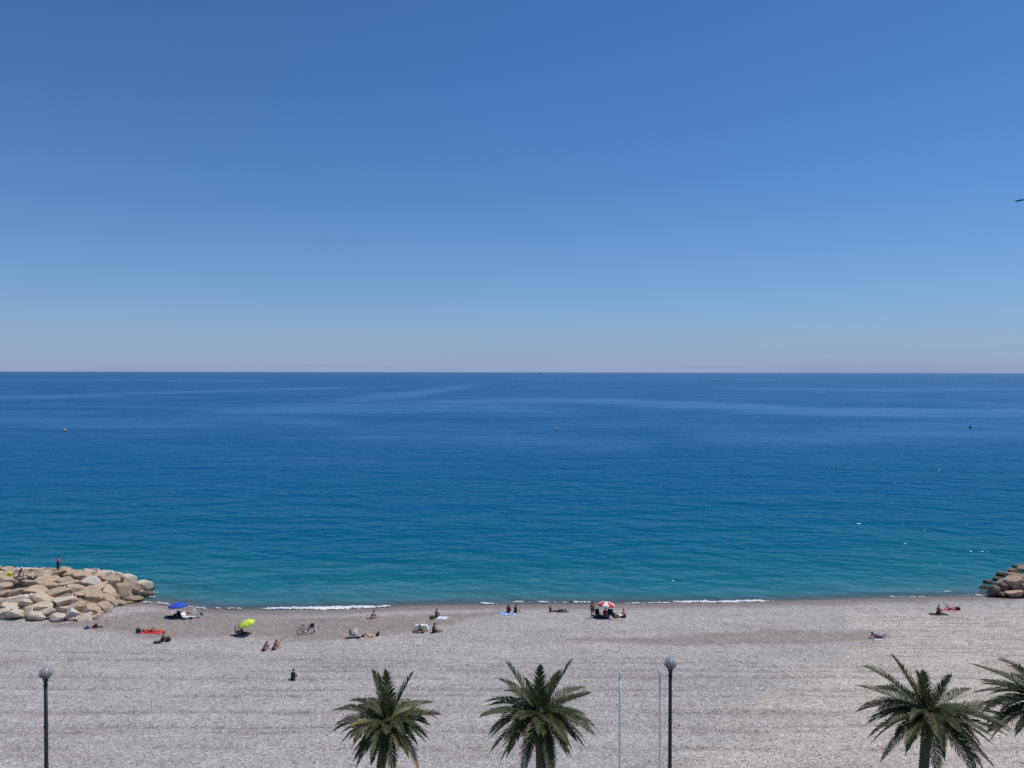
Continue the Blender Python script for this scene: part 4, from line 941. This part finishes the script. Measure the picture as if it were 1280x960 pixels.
towel('white towel on the brown gravel patch at the right', at(1097, 799.6), R(86), .45, 1.1, cloth('off_white', (.5, .5, .5)))
person('person in purple lying raised on elbows on brown gravel', at(1097, 797.6, .03), R(-82), pose('prone'), 'brown', 'dark', (('shorts', purple), ('vest', purple)))
towel('dark mat under the upright sitter on the pale gravel', at(1173, 768), R(88), .8, 1.9, cloth('dark_mat', (.03, .028, .03)))
person('upright sitter on a dark mat at the edge of the pale gravel', at(1172.5, 767.8, .02), facing(60), pose('sit', .1, 'bent', 'knees'), 'brown', 'dark', (('trunks', maroon),))
towel('pink towel nearest the right boulder pile', at(1187, 762.6), R(85), .9, 2.2, pinkc)
person('person on the pink towel with a leg raised', at(1187, 762.3, .03), R(88), pose('lie', legs='up'), 'tan', 'dark', (('bikini', redc),))
bag('black bag at the right end of the pink towel', at(1196.8, 762.8), R(0), BLACKC, (.6, .35, .34))

# ------------------------------------------------------------------ buoys, ship, aeroplane
def buoy(label, u, v, floatm):
    q = P(u, v + 1.2, 0); root = empty('buoy', (q.x, q.y, 0), label, 'buoy', 'swimming zone buoys')
    MB().ell((0, 0, .42), (.62, .62, .62), 20, 14).build('float', floatm, root)
    MB().lathe([(.64, .30), (.67, .34), (.67, .46), (.64, .50)], n=20).build('band', RUBBER, root)
    MB().tube([(0, 0, 1.0), (0, 0, 1.5)], .05, 8).build('mast', DARKMETAL, root)
    MB().lathe([(.02, 1.45), (.2, 1.5), (.02, 1.85)], n=12).build('topmark', floatm, root)
    MB().tube([(0, 0, -.2), (.3, .2, -1.4)], .03, 6).build('chain', DARKMETAL, root)
yb = paint('buoy_yellow', (.66, .48, .05), .45)
buoy('yellow buoy at the far left of the three buoys', 81, 538, yb); buoy('yellow buoy in the middle of the three buoys', 695, 536.5, yb); buoy('dark looking buoy at the far right of the three', 1213, 533.8, paint('buoy_dark', (.06, .05, .05), .5))
def ship():
    q = PD(675.5, 464.6, 13000); root = empty('cargo_ship', (q.x, 13000, 0), 'tiny cargo ship on the horizon right of centre', 'ship')
    hm_ = paint('ship_hull_hazy', (.26, .32, .43), .7); root.scale = (.6, .6, .6); wm = paint('ship_white', (.5, .5, .52), .5)  # pale blue-grey puts distance haze into the hull colour
    L_ = 42; pr = [(-L_, -6), (-L_ + 3, -8), (L_ - 12, -8), (L_, 0), (L_ - 12, 8), (-L_ + 3, 8), (-L_, 6)]; vs_ = []
    for z, k in ((-3, .9), (9, 1.0)): vs_ += [(x * (k if z < 0 else 1), y * k, z) for x, y in pr]
    n = len(pr); MB().add(vs_, [tuple(range(n - 1, -1, -1)), tuple(range(n, 2 * n))] + [(i, (i + 1) % n, (i + 1) % n + n, i + n) for i in range(n)]).build('hull', hm_, root, smooth=False)
    MB().box((-28, 0, 16), (14, 13, 14)).build('deckhouse', wm, root, smooth=False); MB().box((-28, 0, 25), (8, 16, 4)).build('bridge', wm, root, smooth=False)
    MB().lathe([(2.2, 0), (2.0, 9)], (-35, 0, 22), 12).build('funnel', hm_, root)
    for x in (-10, 8, 24): MB().box((x, 0, 10.5), (13, 12, 3)).build('hatch', hm_, root, smooth=False)
    MB().tube([(30, 0, 9), (30, 0, 24)], .6, 6).build('mast', hm_, root)
ship()
def aeroplane():
    q = PD(1273.9, 250.8, 3000); root = empty('aeroplane', q, 'airliner in dark silhouette climbing near the right edge of the sky', 'aeroplane'); m = paint('aeroplane_silhouette', (.035, .04, .055), .6, .1, 1, 0, .2)  # near-black colour holds the silhouette's shade even on sunlit wing tops
    fw_ = (q - V3((0, 0, CAMZ))).normalized(); ri_ = fw_.cross(V3((0, 0, 1))).normalized(); uv_ = ri_.cross(fw_)
    nz_ = (ri_ * -.85 + fw_ * .5 + uv_ * .05).normalized(); wg = (ri_ * .5 + fw_ * .8 + uv_ * .55); wg = (wg - nz_ * wg.dot(nz_)).normalized()
    up_ = wg.cross(nz_); up_ = up_ if up_.z > 0 else -up_; rt = nz_.cross(up_)
    root.rotation_euler = Matrix((rt, nz_, up_)).transposed().to_euler()      # nose along local +Y, banking away
    MB().tube([(0, 18, -.3), (0, 17, 0), (0, 14.5, .1), (0, 10, .2), (0, -8, .2), (0, -14, .7), (0, -18.5, 1.3)], [.3, 1.1, 1.75, 2.0, 2.0, 1.2, .3], 14).build('fuselage', m, root)
    for s in (-1, 1):
        def slab(a, b_, ca, cb, ta, tb):
            vs_ = []
            for p_, c_, t_ in ((a, ca, ta), (b_, cb, tb)): vs_ += [(p_[0], p_[1] + c_ * f, p_[2] + t_ * g) for f, g in ((.5, 0), (.2, .5), (-.5, 0), (.2, -.5))]
            return MB().add(vs_, [(0, 1, 2, 3), (7, 6, 5, 4), (0, 4, 5, 1), (1, 5, 6, 2), (2, 6, 7, 3), (3, 7, 4, 0)])
        slab((s * 1.2, 1.5, -.8), (s * 17.5, -2.5, 1.2), 7.5, 2.6, 1.1, .4).build('wing', m, root)
        slab((s * .8, -15, 1.4), (s * 6.6, -18, 2.0), 4.0, 1.5, .5, .2).build('tailplane', m, root)
        MB().lathe([(.5, -2.4), (1.0, -1.2), (1.15, .8), (1.05, 1.9)], (s * 5.8, 2.6, -1.7), 14, Matrix.Rotation(-math.pi / 2, 3, 'X')).build('engine', m, root)
    MB().add([(.25, -12.5, 1.6), (.25, -17.5, 1.6), (.1, -19.6, 8.0), (.1, -17.4, 8.0), (-.25, -12.5, 1.6), (-.25, -17.5, 1.6), (-.1, -19.6, 8.0), (-.1, -17.4, 8.0)],
             [(0, 1, 2, 3), (7, 6, 5, 4), (0, 4, 5, 1), (1, 5, 6, 2), (2, 6, 7, 3), (3, 7, 4, 0)]).build('fin', m, root)
aeroplane()

# ------------------------------------------------------------------ palms, globe lamps and poles rising from the promenade
def leaf_material():
    m, N, L, b = nodes('palm_leaf'); tc = N.new('ShaderNodeTexCoord'); n = noise(N, L, tc.outputs['Object'], 3, 4)
    c = ramp(N, L, n, [(.3, (.035, .05, .018)), (.55, (.07, .088, .032)), (.75, (.14, .125, .05))])
    L.new(c, b.inputs['Base Color']); b.inputs['Roughness'].default_value = .55; b.inputs['Specular IOR Level'].default_value = .25
    tr = N.new('ShaderNodeBsdfTranslucent'); L.new(c, tr.inputs[0]); mx = N.new('ShaderNodeMixShader'); mx.inputs[0].default_value = .3
    L.new(b.outputs[0], mx.inputs[1]); L.new(tr.outputs[0], mx.inputs[2]); L.new(mx.outputs[0], N['Material Output'].inputs[0]); return m
LEAF = leaf_material(); DRY = paint('palm_leaf_dry', (.26, .19, .10), .8, .3, 4); YEL = paint('palm_leaf_yellowing', (.15, .135, .045), .6, .3, 4); STALK = paint('palm_stalk', (.13, .11, .05), .6, .2, 5); BARK = paint('palm_bark', (.14, .10, .07), .9, .3, 6)
def frond_mesh(tip, arch, rs, stiff=1.0, wide=1.0):
    tip = V3(tip); Ln = tip.length; c = tip * .5 + V3((0, 0, arch)); n = 18; pts = []
    for i in range(n + 1):
        t = i / n; pts.append(c * (2 * t * (1 - t)) + tip * t * t)
    mb = MB(); mb.cur = 1; mb.tube(pts, [.035 * (1 - .9 * i / n) + .004 for i in range(n + 1)], 5); mb.cur = 0
    m = 64
    for i in range(5, m):
        t = i / m; k = t * n; a = int(min(k, n - 1)); p = pts[a].lerp(pts[a + 1], k - a); d = (pts[a + 1] - pts[a]).normalized()
        sd = d.cross(V3((0, 0, 1))); sd = sd.normalized() if sd.length > .05 else V3((1, 0, 0)); up = sd.cross(d).normalized()
        ll = Ln * .18 * wide * (math.sin(math.pi * min(1, .12 + t * .93)) ** .7 + .12)
        for s in (-1, 1):
            q = d * (.62 + .7 * t * t) + sd * s * (.72 + rs.uniform(-.14, .14)) + up * (.30 + rs.uniform(-.15, .15)); q.normalize(); q = q * ll * rs.uniform(.8, 1.1)
            w = d.cross(q).normalized().cross(q).normalized() * .024
            e = p + q + V3((0, 0, -ll * .10 * stiff)); mid_ = p + q * .5 + V3((0, 0, .01))
            mb.add([p - w * .5, p + w * .5, mid_ + w, mid_ - w, e], [(0, 1, 2, 3), (3, 2, 4)])
    return mb
FRUIT = paint('palm_fruit', (.36, .17, .04), .6, .3, 8)
def palm(label, u, v, y, tips, seed, sz=1.0):
    rs = random.Random(seed); top = PD(u, v, y); root = empty('palm_tree', (top.x, y, PROM), label, 'palm tree', 'palms along the promenade'); hgt = top.z - PROM
    ln = {1: .12, 2: -.25, 3: .3, 4: -.5}[seed]; pts = [(ln * 1.2, 0, -.1), (ln * 1.15, 0, .3), (ln * .8, .02, hgt * .4), (ln * .25, .03, hgt * .8), (0, 0, hgt)]
    tk = MB().tube(pts, [.34, .27, .22, .21, .24], 16).build('trunk', BARK, root)
    rings = MB(); z = .35
    while z < hgt - .1: rings.lathe([(.22, -.04), (.26, .0), (.22, .05)], (ln * (1.2 - 1.2 * (z / hgt) ** 1.3), .02, z), 14); z += .16
    rings.build('leaf_scars', BARK, tk)['kind'] = 'stuff'
    mb = MB(); mb.ell((0, 0, hgt - .1), (.34, .34, .5), 14, 10); mb.build('crown_heart', STALK, root)
    for q_ in range(3 if seed % 2 else 5):     # hanging fruit stalks
        a = q_ * 2.1 + seed; e_ = V3((math.cos(a) * .75, math.sin(a) * .75, -.65 - .1 * (q_ % 2)))
        fb = MB().tube([V3((0, 0, 0)), e_ * .5 + V3((0, 0, .28)), e_], [.03, .025, .015], 6); fo = fb.build('fruit_stalk', FRUIT, root, loc=(0, 0, hgt))
        cl = MB(); [cl.ell(e_ + V3((rs.uniform(-.14, .14), rs.uniform(-.14, .14), rs.uniform(-.35, .05))), (.03, .03, .04), 6, 4) for _ in range(40)]; cl.build('dates', FRUIT, fo)['kind'] = 'stuff'
    for (tu, tv, ty, arch) in tips:
        t = PD(tu, tv, y + ty) - top; frond_mesh(t, arch, rs, 1.0, 1.3).build('frond', [LEAF, STALK], root, loc=(0, 0, hgt))
    for k in range(58):                       # the lower fronds spread and hang all round
        a = k * 2.39996 + rs.uniform(-.2, .2); e = -.75 + 1.05 * (k / 57) + rs.uniform(-.1, .1); l = rs.uniform(2.3, 3.5) * sz; e = max(-1.1, e + rs.uniform(-.2, .2)) if k < 45 else e
        t = V3((math.cos(a) * math.cos(e), math.sin(a) * math.cos(e), math.sin(e))) * l
        lf = DRY if k < 9 and rs.random() < .75 else YEL if rs.random() < .14 else LEAF
        frond_mesh(t, rs.uniform(.45, 1.05) - max(0, e) * .9, rs, rs.uniform(.8, 2.2), rs.uniform(.75, 1.2)).build('frond', [lf, STALK], root, loc=(0, 0, hgt))
palm('palm left of the lamp with three stiff fronds showing at the lower edge', 674, 893, 39, [(631, 825, .3, .05), (675.5, 829, .5, .12), (716.5, 822.5, -.3, .0), (700, 838, 1.2, .15), (655, 846, -.8, .1)], 1)
palm('palm at lower right whose tall frond leans left over pale gravel', 1160, 893, 39, [(1113, 816.5, .2, .2), (1079, 832.5, -.2, .55), (1145, 837, .6, .1), (1153, 836.5, -.5, .1), (1190, 842, .3, .15)], 2, 1.08)
palm('palm cut by the right edge with arching frond', 1312, 880, 38.5, [(1247, 825, -.2, .95), (1262, 842, .5, .5), (1300, 826, .4, .1), (1340, 826, .2, .1)], 3, 1.12)
palm('palm left of centre with only short tips showing', 484, 905, 39.5, [(464.5, 835, .3, .0), (471, 838, -.3, .1), (481.5, 835.5, .2, .1), (517.5, 838.5, .2, .1)], 4, .86)
LAMPG = None
def lamp_glass():
    m, N, L, b = nodes('lamp_globe'); b.inputs['Base Color'].default_value = (.38, .38, .38, 1); b.inputs['Roughness'].default_value = .12; b.inputs['Specular IOR Level'].default_value = .9
    nz = N.new('ShaderNodeTexNoise'); nz.inputs['Scale'].default_value = 5; mr = maprange(N, L, nz.outputs[0], .3, .7, .5, .68); L.new(mr, b.inputs['Alpha']); return m
LAMPG = lamp_glass(); LAMPB = paint('lamp_bowl_grey', (.10, .10, .105), .35, .1); POST = paint('lamp_post_black', (.02, .02, .022), .4, .15)
def lamp(label, u, v, y, r):
    c = PD(u, v, y); root = empty('globe_lamp', (c.x, y, PROM), label, 'street lamp', 'globe lamps on the promenade'); h = c.z - PROM
    up = [(r * math.cos(a), h + r * math.sin(a)) for a in np.linspace(-.28, math.pi / 2 - .02, 14)]
    MB().lathe(up, n=32).build('globe', LAMPG, root)
    lo = [(r * 1.01 * math.cos(a), h + r * 1.01 * math.sin(a)) for a in np.linspace(-1.25, -.28, 9)]
    bo = MB().lathe(lo, n=32).build('lower_bowl', LAMPB, root); MB().lathe([(r * .99, h - r * .32), (r * 1.05, h - r * .30), (r * 1.05, h - r * .24), (r * .99, h - r * .22)], n=32).build('rim', LAMPB, bo)
    MB().lathe([(.07, h - r * .6), (.08, h - r * .3), (.07, h - r * .05), (.06, h + r * .3), (.02, h + r * .34)], n=14).build('bulb', WHITEC, root)
    MB().lathe([(.11, h - r * 1.6), (.12, h - r * 1.2), (.16, h - r * .93), (.16, h - r * .9)], n=18).build('collar', POST, root)
    MB().lathe([(.2, 0), (.2, .5), (.12, .6), (.10, 2.5), (.085, h - r * 1.5)], n=18).build('post', POST, root)
    for z_ in (.62, 2.5, h * .62, h - r * 2.2): MB().lathe([(.10, z_ - .03), (.125, z_ - .02), (.125, z_ + .02), (.10, z_ + .03)], n=18).build('ring', POST, root)
    MB().lathe([(.3, -.02), (.3, .06), (.24, .1), (.24, .14)], n=20).build('base', POST, root)
lamp('globe lamp with grey lower bowl right of the three frond palm', 838, 829, 40, .305); lamp('globe lamp at lower left with only its top showing in the grey pebbles', 57, 841, 40, .305)
def pole(label, u, v, y, lean):
    c = PD(u, v, y); root = empty('pole', (c.x, y, PROM), label, 'pole', 'white poles by the lamp'); h = c.z - PROM; m = paint('white_lacquer', (.8, .8, .8), .4, .05)
    MB().tube([(0, 0, 0), (0, 0, h * .8), (-lean * .3, 0, h - .45)], [.05, .045, .05], 10).build('shaft', m, root)
    MB().tube([(-lean * .3, 0, h - .45), (-lean * .6, 0, h - .25), (-lean, 0, h)], [.075, .06, .012], 10).build('tip', m, root); MB().lathe([(.14, 0), (.14, .03), (.06, .05)], n=14).build('base', m, root)
pole('white pole between the palm and the globe lamp', 774.8, 836.5, 40, .0); pole('white pole with slanting tip just left of the globe lamp', 825, 833.5, 40, .06)
flush()
